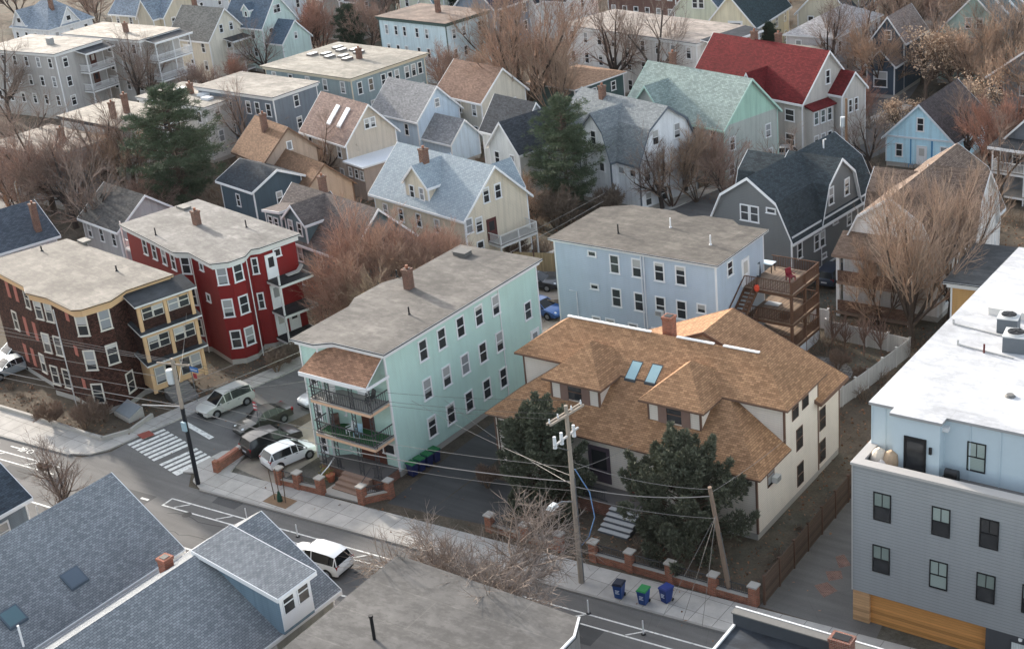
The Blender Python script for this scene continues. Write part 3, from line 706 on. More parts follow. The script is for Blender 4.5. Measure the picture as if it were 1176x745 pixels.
fl = [(-.02, 2.2), (1.45, 2.2), (1.45, 1.5), (4.35, 1.5), (4.35, 2.2), (22, 2.2), (22, 27.2), (-.02, 27.2)]
q = MB(); q.prism(fl, 12.78, 12.95, 1, 0); h.part(i, 'upper_roof', q, [membrane((222, 223, 225), (208, 209, 212), 3.2, .16, .03, .86), plain((150, 150, 150))])
h.wpx([(1013.2, 584.8), (1080.6, 599), (1136, 613), (1012, 644.3), (1077.8, 660), (1132, 675)], 1.0, 1.75, 'dark', snap=(h.at(1080.6, 599)[2], h.at(1077.8, 660)[2]), kind='mod')
za, zb = h.at(1080.6, 599)[2], h.at(1077.8, 660)[2]
for t in (h.at(1080.6, 599)[1]*2-h.at(1136, 613)[1],): pass
t3 = h.at(1136, 613)[1]; t2 = h.at(1080.6, 599)[1]
for z in (za, zb): h.win(i, t3+2.35, z, 1.0, 1.75, 'dark', kind='mod'); h.win(i, t3+5.2, z, 1.0, 1.75, 'dark', kind='mod')
TIM = planks((206, 140, 72), .17, .22)
q = MB(); q.box(.02, .05, 0, 1.0, .4, 2.08); h.part(i, 'timber_pier', q, planks((196, 150, 104), .17, .2))
q = MB(); q.box(1.0, .25, 0, 7.6, .35, 2.08); h.part(i, 'garage_door', q, TIM)
q = MB(); q.box(7.6, .03, 0, 22, .4, 2.08); a = h.part(i, 'dark_panel', q, plain((74, 76, 80), .7, .12))
for t in (9.45, 9.95, 10.8, 11.7): q = MB(); q.cyl(t, -.02, 1.88, 2.0, .1, .1, 10); h.part(i, 'downlight', q, plain((235, 235, 232), .4))
q = MB(); q.box(8.9, -.01, .3, 12.6, .03, 1.75); g = h.part(i, 'shop_window', q, plain((66, 70, 74), .5))
q = MB(); q.poly([(9.0, -.016, .4), (12.5, -.016, .4), (12.5, -.016, 1.65), (9.0, -.016, 1.65)]); o = h.part(i, 'curtain', q, planks((196, 204, 202), .12, .12, 'Y'))
q = MB(); q.box(0.3, .45, 0, 21.8, 25.8, 2.07); h.part(i, 'ground_floor_wall', q, plain((110, 112, 114)))
k = len(h.facets); h.facets.append((Vector((1.6, 1.65)), Vector((4.2, 1.65)))); h.facets.append((Vector((4.2, 2.35)), Vector((22, 2.35))))
q = MB(); q.box(.65, -.08, 9.45, .78, 0, 11.7); q.box(1.75, -.08, 9.45, 1.88, 0, 11.7); q.box(.78, -.08, 11.55, 1.75, 0, 11.7); q.box(.78, -.05, 9.45, 1.75, 0, 9.65)
d = h.part(k, 'terrace_door', q, DARKM); q = MB(); q.poly([(.78, -.03, 9.65), (1.75, -.03, 9.65), (1.75, -.03, 11.55), (.78, -.03, 11.55)]); g = q.build('pane', glass_pane('dark'), d)
q = MB(); q.box(2.05, -.12, 10.9, 2.2, 0, 11.3); h.part(k, 'wall_lamp', q, DARKM)
h.win(k+1, 1.75, 10.9, 1.0, 1.75, 'dark', kind='mod'); h.win(k+1, 6.5, 10.9, 1.0, 1.75, 'dark', kind='mod')
q = MB(); q.box(-.0, -.35, 12.2, .3, -.0, 12.45); h.part(k+1, 'flood_lamp', q, WHITE)
h.done()
def hvac(px, z=12.95, s=1.0):
    c = P(*px, z); t = thing('air_conditioner', 'x', 'air conditioner', (c.x, c.y, z), R_(8), 'rooftop air conditioners')
    m = MB(); m.box(-.5*s, -.5*s, .0, .5*s, .5*s, .78*s); m.build('casing', plain((98, 104, 110), .6, .1), t)
    m = MB(); m.box(-.53*s, -.53*s, .78*s, .53*s, .53*s, .84*s); m.cyl(0, 0, .84*s, .9*s, .44*s, .44*s, 20); m.build('top', plain((196, 196, 194), .5, .06), t)
    m = MB(); m.cyl(0, 0, .9*s, .915*s, .38*s, .38*s, 20)
    for k in range(5):
        a = k*1.257; m.bar((0, 0, .93*s), (.36*s*math.cos(a), .36*s*math.sin(a), .93*s), .1*s, .02)
    m.build('fan', DARKM, t); m = MB(); m.box(-.62*s, -.62*s, -.0, .62*s, .62*s, .001); return t
a = hvac((1166, 401), s=1.25); a['label'] = 'rooftop air conditioner nearer the viewer, cut by the right edge of the photo'
b = hvac((1158, 379), s=1.15); b['label'] = 'rooftop air conditioner standing just behind the nearer one beside a pale duct box'
m = MB(); c = P(1160, 362, 12.95); m.box(c.x-1.2, c.y-.4, 12.95, c.x+1.6, c.y+.5, 13.43); tag(m.build('duct_box', plain((214, 210, 204))), 'pale duct box on the white roof behind two air conditioners', 'duct')
m = MB(); c = P(1130, 405, 12.95); m.cyl(c.x, c.y, 12.95, 13.5, .06, .06, 8); tag(m.build('vent_pipe', plain((96, 42, 40))), 'short dark red vent pipe alone on the white roof', 'vent pipe')
m = MB(); c = P(1160, 455, 12.95); m.cyl(c.x, c.y, 12.95, 13.08, .3, .2, 12); tag(m.build('roof_drain', plain((110, 108, 104))), 'low grey roof drain on the white roof at the right edge', 'drain')
# terrace things
c = Vector((-26.9, 65.2)); t = thing('covered_chairs', 'beige covered furniture and folded parasol in the corner of the roof terrace', 'outdoor furniture', (c.x, c.y, 9.4))
for x, y, r_, hh, col in ((-.2, .0, .42, 1.25, (205, 190, 172)), (.45, .1, .45, 1.2, (176, 148, 118)), (.1, -.35, .3, .75, (216, 206, 196))):
    m = MB(); m.tube([(x, y, 0), (x+.05, y, hh*.5), (x+.1, y+.05, hh*.85), (x+.05, y, hh)], [r_, r_*1.05, r_*.8, r_*.25], 10); m.build('cover', plain(col, .8, .2, 3), t)
m = MB(); m.box(-25.2, 64.45, 9.4, -24.0, 64.85, 9.85); tag(m.build('storage_bench', plain((150, 140, 136))), 'low grey bench along the terrace parapet in front of the glass door', 'bench')
t = thing('grill', 'small black grill box on the roof terrace beside the door wall', 'grill', (-23.0, 65.4, 9.4)); m = MB(); m.box(-.35, -.25, .0, .35, .25, .65); m.build('cabinet', DARKM, t); m = MB(); m.tube([(-.36, 0, .66), (.36, 0, .66)], .2, 10); m.build('lid', plain((52, 52, 54), .4), t)
m = MB(); m.box(-21.9, 64.75, 9.4, -19.3, 65.55, 9.48)
for q in range(8): m.box(-21.8+q*.32, 64.77, 9.48, -21.65+q*.32, 65.53, 9.5, 1)
tag(m.build('striped_cushion', [plain((52, 72, 100)), WHITE]), 'blue and white striped mat lying on the roof terrace', 'mat')
# ------------------------------------------------------------------ red triple-decker
LG = plain((205, 204, 200), .7, .08)
h = House('apartment_house', 'dark red triple-decker with white-framed windows and two dark side porches', (-88.0, 72.6), 17.0, 8.6, -12, siding((132, 22, 23), .13, .1, .1), membrane((144, 140, 135), (118, 115, 111), 2.2, .3), LG, cat='apartment house')
RED = h
zf = 9.3
poly = h.pxpoly([(136.5, 257.3), (176, 277), (199, 289.5), (217, 290), (241, 303), (263, 300.5), (281, 294), (288, 286), (298, 284.5), (344.8, 268), (227, 228.5)], zf+.2)
i = h.flat(offset(poly, -.4), 0, zf, .4, .2, .4, corners=False)
q = [h.at(*p) for p in ((254.3, 316.5), (262, 353.5), (271.7, 389))]; ZR = [a[2] for a in q]
h.wpx([(166.3, 280.8), (176.5, 284), (188, 291.5), (199.7, 302.4), (213.8, 305.8), (254.3, 316.5), (276, 312), (221.4, 342), (262, 353.5), (283, 349.6), (228, 376.5), (271.7, 389), (290.8, 385.4), (172, 315), (184, 321), (196, 328), (207, 336)], .95, 1.65, snap=ZR)
h.wpx([(231.6, 305.8), (239.8, 341.5), (318, 289.7)], .8, .75)
h.wpx([(293, 305), (300, 345)], .6, 1.5)
c = h.local((-86.5, 79.0)); rf = len(h.facets); a = h.local(P(290, 286, zf)); b = h.local(P(344, 268, zf))
k = max(range(i, rf), key=lambda j: (h.fr(j)[2] if abs(h.fr(j)[3]-R_(90)) < .5 else -1))
L = h.fr(k)[2]
porch(h, k, .2, L+.1, 2.1, (1.0, 3.5, 6.3), None, LG, membrane((62, 62, 64), (46, 46, 48)), LG, LG, posts=(0,), rails=False)
for z in (1.02, 3.52, 6.32): h.door(k, .95, z, .9, 2.1)
h.door(k, 2.3, 1.02, .9, 2.1)
m = MB(); m.bar((L*.5, -.8, 6.45), (L*.8, -.9, 6.5), .5, .1); m.bar((L*.8, -.9, 6.5), (L*.93, -.95, 7.0), .5, .1); h.part(k, 'bench_seat', m, plain((170, 166, 160)))
c = h.local(P(227, 260, zf)); h.chimney(c[0], c[1], zf, zf+1.5, .6, .6)
for px in ((218.9, 294), (283, 296)):
    c = h.local(P(*px, zf)); m = MB(); m.tube([(c[0], c[1]-.05, zf-.2), (c[0], c[1]-.05, .3)], .05); m.build('downspout', LG, h.root)
# open back porch at the left end
fk = min(range(i, rf), key=lambda j: h.fr(j)[0].x+100*(abs(h.fr(j)[3]) > .3))
for z in (1.0, 3.8, 6.6):
    m = MB(); m.box(-2.0, -.0, z-.2, -.05, 4.5, z); m.box(-2.0, -.02, z, -1.9, .08, z+2.6); railing(m, (-1.65, .03), (-.1, .03), z, .9); o = m.build('back_porch', LG, h.root, (h.fr(fk)[0].x, h.fr(fk)[0].y+.4, 0))
h.done()
for q in ((179, 270), (283, 261)): c = h.local(P(*q, zf+.2)); h.vent(c[0], c[1], zf+.2, .7)
c = h.local(P(211, 239, zf+.2)); m = MB(); m.box(c[0]-.7, c[1]-.4, zf+.2, c[0]+.7, c[1]+.4, zf+.4); m.build('roof_hatch', plain((120, 116, 110)), h.roofo)
# ------------------------------------------------------------------ brown shingled triple-decker on the corner
YEL = plain((204, 164, 118), .7, .12)
h = House('apartment_house', 'dark brown shingled triple-decker on the street corner with yellow-trimmed sun porches', (-91.4, 60.9), 18.0, 9.2, -11.3, shingle((86, 54, 44), .35, .13, .2, .3, rgb2=(58, 38, 33)), membrane((142, 135, 125), (116, 110, 102), 2.4, .3), YEL, cat='apartment house')
BRN = h; zf = 9.3
poly = h.pxpoly([(-23, 302), (27.5, 328.5), (29, 336), (54, 342), (82, 356), (93, 355.5), (127, 345), (145, 333), (199, 315), (76.5, 274)], zf+.2)
i = h.flat(offset(poly, -.4), 0, zf, .4, .2, .5, corners=False)
n0 = len(h.facets)
q = [h.at(*p) for p in ((101, 373.5), (110.5, 413), (120, 451))]; ZB = [a[2] for a in q]
h.wpx([(101, 373.5), (124, 367), (110.5, 413), (134, 406), (120, 451), (143, 442.5), (32, 346), (43, 356.5), (57, 360.5), (54, 395), (68, 399), (64, 431), (78, 436), (18.5, 368), (49, 413)], 1.0, 1.75, trim=plain((206, 198, 184), .7, .1), snap=ZB)
SAL = plain((164, 92, 78), .85, .15, 2)
for px, z in (((10.5, 337), 0), ((19, 339), 0), ((29.5, 372), 1), ((40.5, 379), 1), ((30, 404), 2), ((38, 407), 2)):
    r = h.at(*px)
    if r: q = MB(); q.box(r[1]-.32, -.03, ZB[z]-.85, r[1]+.32, 0, ZB[z]+.85); h.part(r[0], 'boarded_window', q, SAL)
for px, z in (((76.5, 360), 0), ((87, 400), 1), ((96, 437), 2)):
    r = h.at(*px); q = MB(); q.box(r[1]-.3, -.03, ZB[z]-.1, r[1]+.3, 0, ZB[z]+.75); h.part(r[0], 'patch_panel', q, SAL)
m = MB(); c = h.local(P(64, 350, zf)); m.tube([(c[0], c[1]-.3, zf-.3), (c[0], c[1]-.3, .3)], .05); m.build('downspout', LG, h.root)
# stacked glazed sun porches on the right flank
k = max(range(i, n0), key=lambda j: (h.fr(j)[2] if abs(h.fr(j)[3]-R_(75)) < .45 else -1)); a_, e_, L, th = h.fr(k)
p0 = h.local(P(150, 352, 8.3)); s0 = max(0, (Vector(p0)-a_).dot(e_)); s1 = s0+4.9; dep = 1.9
BRW = shingle((74, 46, 38), .35, .13, .2, .3, rgb2=(52, 34, 30))
SLT = membrane((74, 78, 82), (58, 60, 64))
for z0, z1 in ((.9, 3.3), (3.6, 6.0), (6.3, 8.5)):
    m = MB(); m.box(s0+.1, -dep, z0, s1-.1, -.002, z0+.95); m.box(s0+.1, -dep, z0+.94, s0+.2, -.002, z1); m.box(s1-.2, -dep, z0+.94, s1-.1, -.002, z1)
    h.part(k, 'porch_wall', m, BRW if z0 > 1 else YEL)
    m = MB()
    for x in (s0, (s0+s1)/2-.15, s1-.3): m.box(x, -dep-.08, z0-.2, x+.3, -dep+.12, z1)
    m.box(s0, -dep-.06, z1-.38, s1, -dep+.05, z1)
    h.part(k, 'porch_trim', m, YEL)
    for c0, c1 in ((s0+.35, (s0+s1)/2-.2), ((s0+s1)/2+.2, s1-.35)):
        for q in (0, 1):
            w_ = (c1-c0)/2; h.win(k, c0+w_*(q+.5), z0+1.45 if z0 > 1 else z0+1.25, w_-.03, 1.15 if z0 > 1 else 1.5, 'thin', plain((206, 198, 184), .7, .1), out=dep+.01)
    m = MB(); t = z1
    m.hexa([(s0-.3, -dep-.5, t), (s1+.3, -dep-.5, t), (s1+.3, 0, t+.55), (s0-.3, 0, t+.55)], [(s0-.3, -dep-.5, t+.14), (s1+.3, -dep-.5, t+.14), (s1+.3, 0, t+.69), (s0-.3, 0, t+.69)], 1, 0)
    h.part(k, 'porch_roof', m, [SLT, LG])
m = MB(); m.box(s0+1.3, -dep-.03, .9, s0+2.4, -dep+.02, 3.0); h.part(k, 'doorway', m, DARKM)
m = MB()
for q in range(6): m.box(s0+.8-.25*q*0, -dep-2.1+q*.34, 0, s0+2.9, -dep-.1, .15*(q+1))
h.part(k, 'front_steps', m, plain((124, 120, 116), .9, .2))
c = h.local(P(97, 278, zf+.2)); m = MB(); m.box(c[0]-.6, c[1]-.4, zf+.2, c[0]+.6, c[1]+.4, zf+.42)
h.done(); m.build('roof_hatch', plain((110, 106, 100)), h.roofo)
for q in ((134, 311), (48, 288)): c = h.local(P(*q, zf+.2)); h.vent(c[0], c[1], zf+.2, .5, .07)
t = thing('cellar_hatch', 'grey sloping cellar hatch between the brown house wall and the sidewalk', 'cellar hatch', (*P(150, 477), 0), R_(-10))
m = MB(); m.hexa([(-1.2, -.8, 0), (1.2, -.8, 0), (1.2, .6, 0), (-1.2, .6, 0)], [(-1.2, -.8, .3), (1.2, -.8, .3), (1.2, .6, .9), (-1.2, .6, .9)]); m.build('frame', CONC, t)
m = MB(); m.hexa([(-1.1, -.7, .36), (1.1, -.7, .36), (1.1, .5, .87), (-1.1, .5, .87)], [(-1.1, -.7, .42), (1.1, -.7, .42), (1.1, .5, .93), (-1.1, .5, .93)]); m.build('door_leaf', plain((132, 138, 142)), t)
# ------------------------------------------------------------------ cream house with pale blue roof
h = House('house', 'cream house with pale blue-grey shingle roof, gabled dormer and small balcony', (-80.5, 96.4), 14.0, 8.0, -12, siding((214, 200, 176), .15, .1), shingle((160, 172, 179), .1, rgb2=(150, 163, 171), blotch=.08), cat='house')
i = h.block(0, 14, 0, 8, 0, gable(0, 8, 6.3, 10.1), 'x', .4)
h.block(5.0, 8.6, .3, 4.6, 5, gable(5.0, 8.6, 8.2, 9.9), 'y', .25)
h.block(8.5, 11.5, 5, 9.5, 0, gable(8.5, 11.5, 6.3, 8.6), 'y', .3)
h.wpx([(558, 224), (571.5, 219)], .85, 1.5); h.wpx([(533, 261.5), (550, 258), (552, 285)], .9, 1.5); h.rows(4, [7.3], [.3, .72], .8, 1.3)
porch(h, 1, 2.6, 7.4, 1.8, (3.0,), None, LG, plain((130, 128, 124)), LG, LG, posts=(0, .5, 1)); h.door(1, 3.2, 3.02, 1.0, 2.1, plain((92, 48, 44)))
for t in (.12, .3, .5, .7): h.win(i, t*14, 4.6, .85, 1.4); h.win(i, t*14, 1.9, .85, 1.4)
c = h.local(P(488, 190, 9.6)); h.chimney(c[0], c[1], 9.2, 11.3, .7, .7); h.done()
# ------------------------------------------------------------------ dark grey gambrel house
h = House('house', 'dark grey gambrel-roofed house with white trim and black shingles', (-51.3, 104.6), 8.4, 14.0, -6, siding((112, 114, 114), .15, .08, .05), shingle((68, 77, 81), .2, rgb2=(60, 68, 72)), cat='house')
h.block(0, 8.4, 0, 14, 0, gambrel(0, 8.4, 5.5, 8.3, 10.2, .16), 'y', .3)
h.block(3.5, 8.38, 4.8, 11.2, 0, gambrel(4.8, 11.2, 5.6, 8.3, 10.1, .15), 'x', .28)
h.block(-1.2, 4, 6, 11, 0, gambrel(6, 11, 5.6, 8.0, 9.4, .16), 'x', .28)
h.T.box(8.4, -.1, 5.35, 8.52, 14.1, 5.55)
for t in (-.5, .5): h.win(0, 4.2+t, 7.0, .95, 1.5)
h.win(0, 6.4, 7.6, 1.0, .5)
for t in (1.7, 4.4): h.win(5, t, 7.2, .9, 1.6)
for t, w_, hh, z in ((1.2, .85, 1.5, 3.9), (4.0, .9, 1.5, 3.7), (4.95, .9, 1.5, 3.7), (7.2, .9, .5, 4.6), (9.6, .85, 1.5, 4.2), (5.2, .9, .5, 2.0), (10.8, .9, 1.5, 1.6)): h.win(1, t, z, w_, hh)
m = MB(); m.box(0, -.12, 1.0, 14.5, -.01, 1.16); h.part(1, 'band', m, WHITE); h.done()
m = MB(); m.tube([(5.0, 11.0, 9.4), (5.0, 11.0, 10.6), (5.25, 11, 10.7)], .07); m.build('vent_pipe', WHITE, h.roofo)
# ------------------------------------------------------------------ beige gambrel house behind the bare tree
h = House('house', 'weathered white gambrel house with brown shingle roof behind a tall bare tree', (-38.2, 104.2), 8.2, 14.5, 0, siding((226, 220, 214), .15, .14), shingle((134, 114, 100), .25, rgb2=(118, 98, 84)), cat='house')
h.block(0, 8.2, 0, 14.5, 0, gambrel(0, 8.2, 5.6, 8.4, 10.3, .16), 'y', .35)
h.block(4.1, 8.8, 6.0, 11.5, 0, gambrel(6.0, 11.5, 5.6, 8.2, 10.2, .16), 'x', .3)
h.block(-.6, 3, 6, 11, 0, gambrel(6, 11, 5.6, 8, 9.6, .16), 'x', .3)
porch(h, 0, .2, 6.6, 1.9, (.5, 3.2), 5.6, WHITE, plain((120, 100, 86)), plain((126, 100, 84)), plain((136, 112, 96)), shingle((134, 112, 96), .25), posts=(0, 1), slope=1.3, rails=False, pw=.3)
for z in (.55, 3.2): m = MB(); m.box(.3, -1.9, z, 6.5, -1.8, z+.95); h.part(0, 'porch_wall', m, shingle((128, 98, 82), .3, .13, .2))
h.rows(1, [1.8, 4.3], [.12, .3, .75, .9], .85, 1.4); h.rows(5, [7.2], [.3, .7], .8, 1.4); h.done()
# ------------------------------------------------------------------ foreground roofs across the road
BSH = shingle((142, 146, 149), .16, .135, .24, .12, rgb2=(126, 131, 136))
h = House('house', 'near house with blue-grey shingle roof and two skylights at the lower left', (-61.9, 44.2-22), 10.4, 22, 0, siding((168, 158, 144)), BSH)
h.block(0, 10.4, 0, 22, 0, gable(0, 10.4, 5.8, 9.35), 'y', .35)
for t in (9, 13.2, 17.5): h.win(1, t, 4.6, .95, 1.3)
c = h.local(P(180, 668, 7)); h.chimney(c[0]+.35, c[1]+.6, 4.5, 8.4, .62, .62, brick((170, 88, 62)), False); h.done()
for u, v, mt in ((81, 646, plain((84, 98, 112), .3, .08, spec=.5)), (10, 690, plain((82, 112, 120), .3, .08, spec=.5))):
    x = h.local(P(u, v, 8.0)); sl = (9.35-5.8)/5.2; zt = lambda X: 9.35+.15-abs(X-5.2)*sl; q = MB()
    for f_, dz0, dz1, mi in ((1, 0, .16, 0), (.85, .16, .17, 1)):
        p = [(x[0]-.45*f_, x[1]-.6*f_), (x[0]+.45*f_, x[1]-.6*f_), (x[0]+.45*f_, x[1]+.6*f_), (x[0]-.45*f_, x[1]+.6*f_)]
        q.hexa([(a, b, zt(a)+dz0) for a, b in p], [(a, b, zt(a)+dz1) for a, b in p], mi)
    q.build('skylight', [plain((84, 96, 108)), mt], h.roofo)
x = h.local(P(23, 727, 8.4)); m = MB(); m.cyl(x[0], x[1], 7.6, 8.9, .06); m.build('vent_pipe', WHITE, h.roofo)
h = House('house', 'near house with blue-grey shingle roof and a white-framed gabled dormer', (-50.3, 45.3-20), 10.2, 20, 0, siding((160, 160, 150)), BSH)
h.block(0, 10.2, 0, 20, 0, gable(0, 10.2, 6.0, 9.3), 'y', .35)
p = h.local(P(335, 690, 7.3)); y0, y1 = p[1]-1.15, p[1]+1.15
DS = siding((112, 136, 152), .14); sv = h.W; h.W = MB()
i = h.block(5.1, p[0]+.35, y0, y1, 6.0, [(5.1, 9.42), (p[0]+.35, 8.45)], 'y', .3, corners=False)
dw, h.W = h.W, sv; dw.build('dormer_wall', DS, h.root)
q = MB(); q.box(.0, -.03, 6.2, 2.3, 0, 8.5); h.part(i+1, 'dormer_front', q, WHITE)
for t in (.6, 1.7): h.win(i+1, t, 7.75, .85, 1.25, 'thin', out=.03)
h.win(1, 15, 4.6, .9, 1.4); h.win(1, 11, 4.6, .9, 1.4)
h.done()
t = thing('side_porch', 'small white-railed side porch with brown floor between the near roofs', 'porch', (-48.6, 42.5, 0))
m = MB(); m.box(-1.1, 0, 2.2, 1.4, 3.2, 2.4); m.build('floor', planks((176, 120, 84)), t)
m = MB(); railing(m, (1.35, .05), (1.35, 3.1), 2.4, .95, .16, .05); railing(m, (-1.0, 3.15), (1.3, 3.15), 2.4, .95, .16, .05); m.build('railing', WHITE, t)
for x, y in ((1.35, .06), (1.35, 3.14), (-1.0, 3.14)): m = MB(); m.box(x-.07, y-.07, 0, x+.07, y+.07, 4.6); m.build('post', WHITE, t)
m = MB(); m.box(-1.3, -.2, 4.6, 1.7, 3.4, 4.75); m.build('roof', plain((128, 130, 132)), t)
h = House('flat_roofed_building', 'near flat-roofed building with grey tar roof and one black vent pipe', (-33.7, 22), 12.4, 25.5, 2, siding((150, 146, 140)), membrane((110, 107, 104), (94, 92, 91), 2.6, .3), cat='building')
h.flat([(0, 0), (12.4, 0), (12.4, 24.0), (11.8, 25.4), (0, 25.9)], 0, 7.85, .1, .12, 0, corners=False); h.done()
c = h.local(P(430, 733, 8)); m = MB(); m.cyl(c[0], c[1], 7.9, 9.3, .09, .09, 10); m.cyl(c[0], c[1], 9.3, 9.4, .12, .12, 10); m.build('vent_pipe', DARKM, h.roofo)
m = MB(); a = h.local(P(692, 705, 8)); m.bar((12.45, 0, 8.02), (12.45, 24, 8.02), .12, .1); m.bar((12.45, 24, 8.02), (11.85, 25.45, 8.02), .12, .1); m.build('edge_flashing', WHITE, h.roofo)
h = House('flat_roofed_building', 'near dark flat roof with raised parapet at the bottom right corner', (-7.2, 36.9), 19.8, 12.9, 1.5, plain((62, 66, 72), .8, .2), membrane((74, 82, 92), (58, 64, 72), 2.2, .3), cat='building')
h.flat([(0, 0), (19.8, 0), (19.8, 12.9), (0, 12.9)], 0, 9.2, .0, .1, 0, corners=False)
h.W.box(0, 12.5, 9.3, 19.8, 12.9, 10.0); h.T.box(0, 2, 9.3, .12, 12.5, 9.4); h.Rf.box(-.06, 12.44, 10.0, 19.9, 12.9, 10.06, 3); h.T.box(-.06, 12.9, 10.0, 19.9, 12.98, 10.09)
c = h.local(P(972, 718, 10)); h.chimney(c[0]+.55, 12.1, 9.2, 10.75, .95, .65, brick((140, 74, 58)), False); h.done()
h = House('house', 'dark-roofed near house cut off by the left edge below the road', (-75.6, 24), 9.4, 19.5, 0, siding((120, 132, 142)), shingle((72, 82, 92), .3))
h.block(0, 9.4, 0, 19.5, 0, gable(0, 9.4, 6.0, 9.2), 'y', .35); h.rows(1, [4.5], [.6, .9], .9, 1.4); h.done()
# ------------------------------------------------------------------ houses behind
def bg(label, F, w, d, ang, ze, kind, zr, axis, wall, roof, front=(), right=(), extra=None, trim=None, chim=(), roof2=None, cat='house', wh=(.9, 1.5), over=.35, gw=(), name='house'):
    """front / right: (rows, columns) of windows; gw: window heights in the visible gable"""
    rm = (membrane(roof, roof2, 2.6) if kind == 'flat' else shingle(roof, .25, rgb2=roof2))
    h = House(name, label, F, w, d, ang, siding(wall, .14, .12), rm, trim, cat)
    if kind == 'flat': h.flat([(0, 0), (w, 0), (w, d), (0, d)], 0, ze, over, .2, .3)
    elif kind == 'hip': h.hip(0, w, 0, d, 0, ze, zr, axis, None, over)
    else:
        a, b = (0, d) if axis == 'x' else (0, w)
        h.block(0, w, 0, d, 0, gable(a, b, ze, zr) if kind == 'gable' else gambrel(a, b, ze, ze+(zr-ze)*.6, zr), axis, over)
    for fi, sp in ((0, front), (1, right)):
        if sp:
            n, cols = sp; L = (w, d)[fi]
            for r in range(n):
                z = ze-1.25-2.75*r
                for c in range(cols): h.win(fi, L*(c+.5)/cols, z, *wh)
    for fi, z, ts in gw:
        for t in ts: h.win(fi, (w, d)[fi]/2+t, z, .8, 1.3)
    if extra: extra(h)
    for x, y, z0, z1 in chim: h.chimney(x, y, z0, z1)
    h.done(); return h
def back_porch(fi, s0, s1, floors, top, dep=1.8, posts=(0, 1)):
    return lambda h: porch(h, fi, s0, s1, dep, floors, top, None, plain((150, 148, 144)), None, None, posts=posts, sp=.2, bw=.05)
GR = (190, 186, 182)
h = bg('grey triple-decker at the upper left with white-posted porches on its right flank', (-174.1, 122.4), 15.8, 8.5, 2, 9.6, 'flat', 0, 'x', (178, 174, 170), (178, 170, 158), (3, 6), (), lambda h: (h.rows(1, [8.2, 5.4, 2.6], [1.6], .95, 1.5), porch(h, 1, 3.8, 8.8, 2.0, (3.4, 6.2), 8.9, None, plain((150, 148, 144)), None, None, posts=(0, 1), sp=.2, bw=.05), [h.door(1, 6.5, z, .9, 2.0, BRD) for z in (3.42, 6.22)]), cat='apartment house', roof2=(160, 152, 141))
q = MB(); q.box(9.3, 4, 9.8, 10.1, 4.8, 10.7); q.build('vent_box', plain((150, 150, 148)), h.roofo)
bg('grey triple-decker behind bare trees with triple white porches at its right end', (-167.4, 132.3), 17.5, 7.2, -1, 9.6, 'flat', 0, 'x', (186, 182, 178), (184, 174, 160), (3, 6), (), back_porch(1, 1.0, 7.6, (1.0, 3.6, 6.4), 9.2, 2.2, (0, .5, 1)), cat='apartment house', chim=((11, 3, 9.7, 11.2),))
bg('pale yellow gabled house with grey shingles and a small second-floor balcony', (-168.3, 146.0), 9.5, 7.5, -3, 6.4, 'gable', 10.4, 'x', (220, 212, 194), (126, 124, 118), (2, 3), (1, 1), back_porch(1, 3.0, 7.0, (.9, 3.2), 5.6, 1.8, (0, .5, 1)), chim=((2.0, 4.4, 9.5, 12.0),), gw=((1, 7.6, (-1, 1)),))
h = bg('aqua house with slate-blue roof, little white dormer and lower right wing', (-163.2, 152.5), 9.0, 7.0, -4, 7.2, 'gable', 11.6, 'x', (192, 212, 206), (94, 112, 130), (2, 2), (1, 2), lambda h: (h.block(4.0, 5.6, .8, 3.2, 7, gable(4.0, 5.6, 9.4, 10.2), 'y', .15), h.win(4, .8, 8.8, .7, .9), h.block(9.0, 12.5, .6, 6.4, 0, gable(.6, 6.4, 4.8, 7.6), 'x', .3), h.win(9, 2.9, 5.4, .7, 1.1)), gw=((1, 9.3, (-.35, .35)),))
bg('white house with blue-grey hipped roof and two gabled dormers in the top left corner', (-204.6, 143.8), 10.0, 9.0, 0, 6.6, 'hip', 11.0, 'x', (218, 220, 222), (150, 162, 174), (2, 4), (2, 3), lambda h: (h.block(1.0, 4.2, -.1, 4, 6.5, gable(1.0, 4.2, 7.4, 9.6), 'y', .25), h.block(6, 10.1, 2.4, 6.2, 6.5, gable(2.4, 6.2, 7.0, 9.6), 'x', .25), h.win(4, 1.6, 8.0, 1.1, .9), h.win(9, 1.9, 7.8, 1.0, .9)), chim=((7.4, 3.4, 8, 12),))
bg('beige house with slate-grey gabled roof at the top edge, right of the white hipped one', (-192.0, 157.7), 14.0, 8.0, -1, 6.4, 'gable', 10.2, 'x', (200, 188, 166), (132, 146, 160), (1, 4), (1, 2), lambda h: h.block(9.0, 13.0, -1.4, 4, 0, gable(9, 13, 6.4, 9.2), 'y', .3))
h = bg('long blue-green two-storey flat with cream trim and rows of roof skylights', (-122.8, 128.2), 17.0, 13.0, -6, 8.2, 'flat', 0, 'x', (140, 158, 162), (170, 162, 148), (2, 5), (), lambda h: (h.rows(1, [6.7], [1.3, 3.2, 5.4, 6.6, 7.8, 9.6, 10.8, 12.0], .85, 1.6), h.rows(1, [3.9], [1.3, 3.2, 11, 12], .85, 1.6), h.add_facets([(9.2, -1.0), (9.3, -1.0)])), plain((208, 196, 172), .7, .08), ((10.5, 7.5, 8.3, 9.8),), cat='apartment house', roof2=(152, 146, 134), over=.5)
for i in range(9):
    x, y = 2.2+(i % 5)*1.75+.5*(i//5), 6.5+(i//5)*3.2+(i % 2)*.9; q = MB(); q.box(x-.45, y-.7, 8.4, x+.45, y+.7, 8.65); q.box(x-.4, y-.65, 8.65, x+.4, y+.65, 8.68, 1); q.build('skylight', [plain((120, 112, 106)), plain((216, 220, 222), .2, .05)], h.roofo)
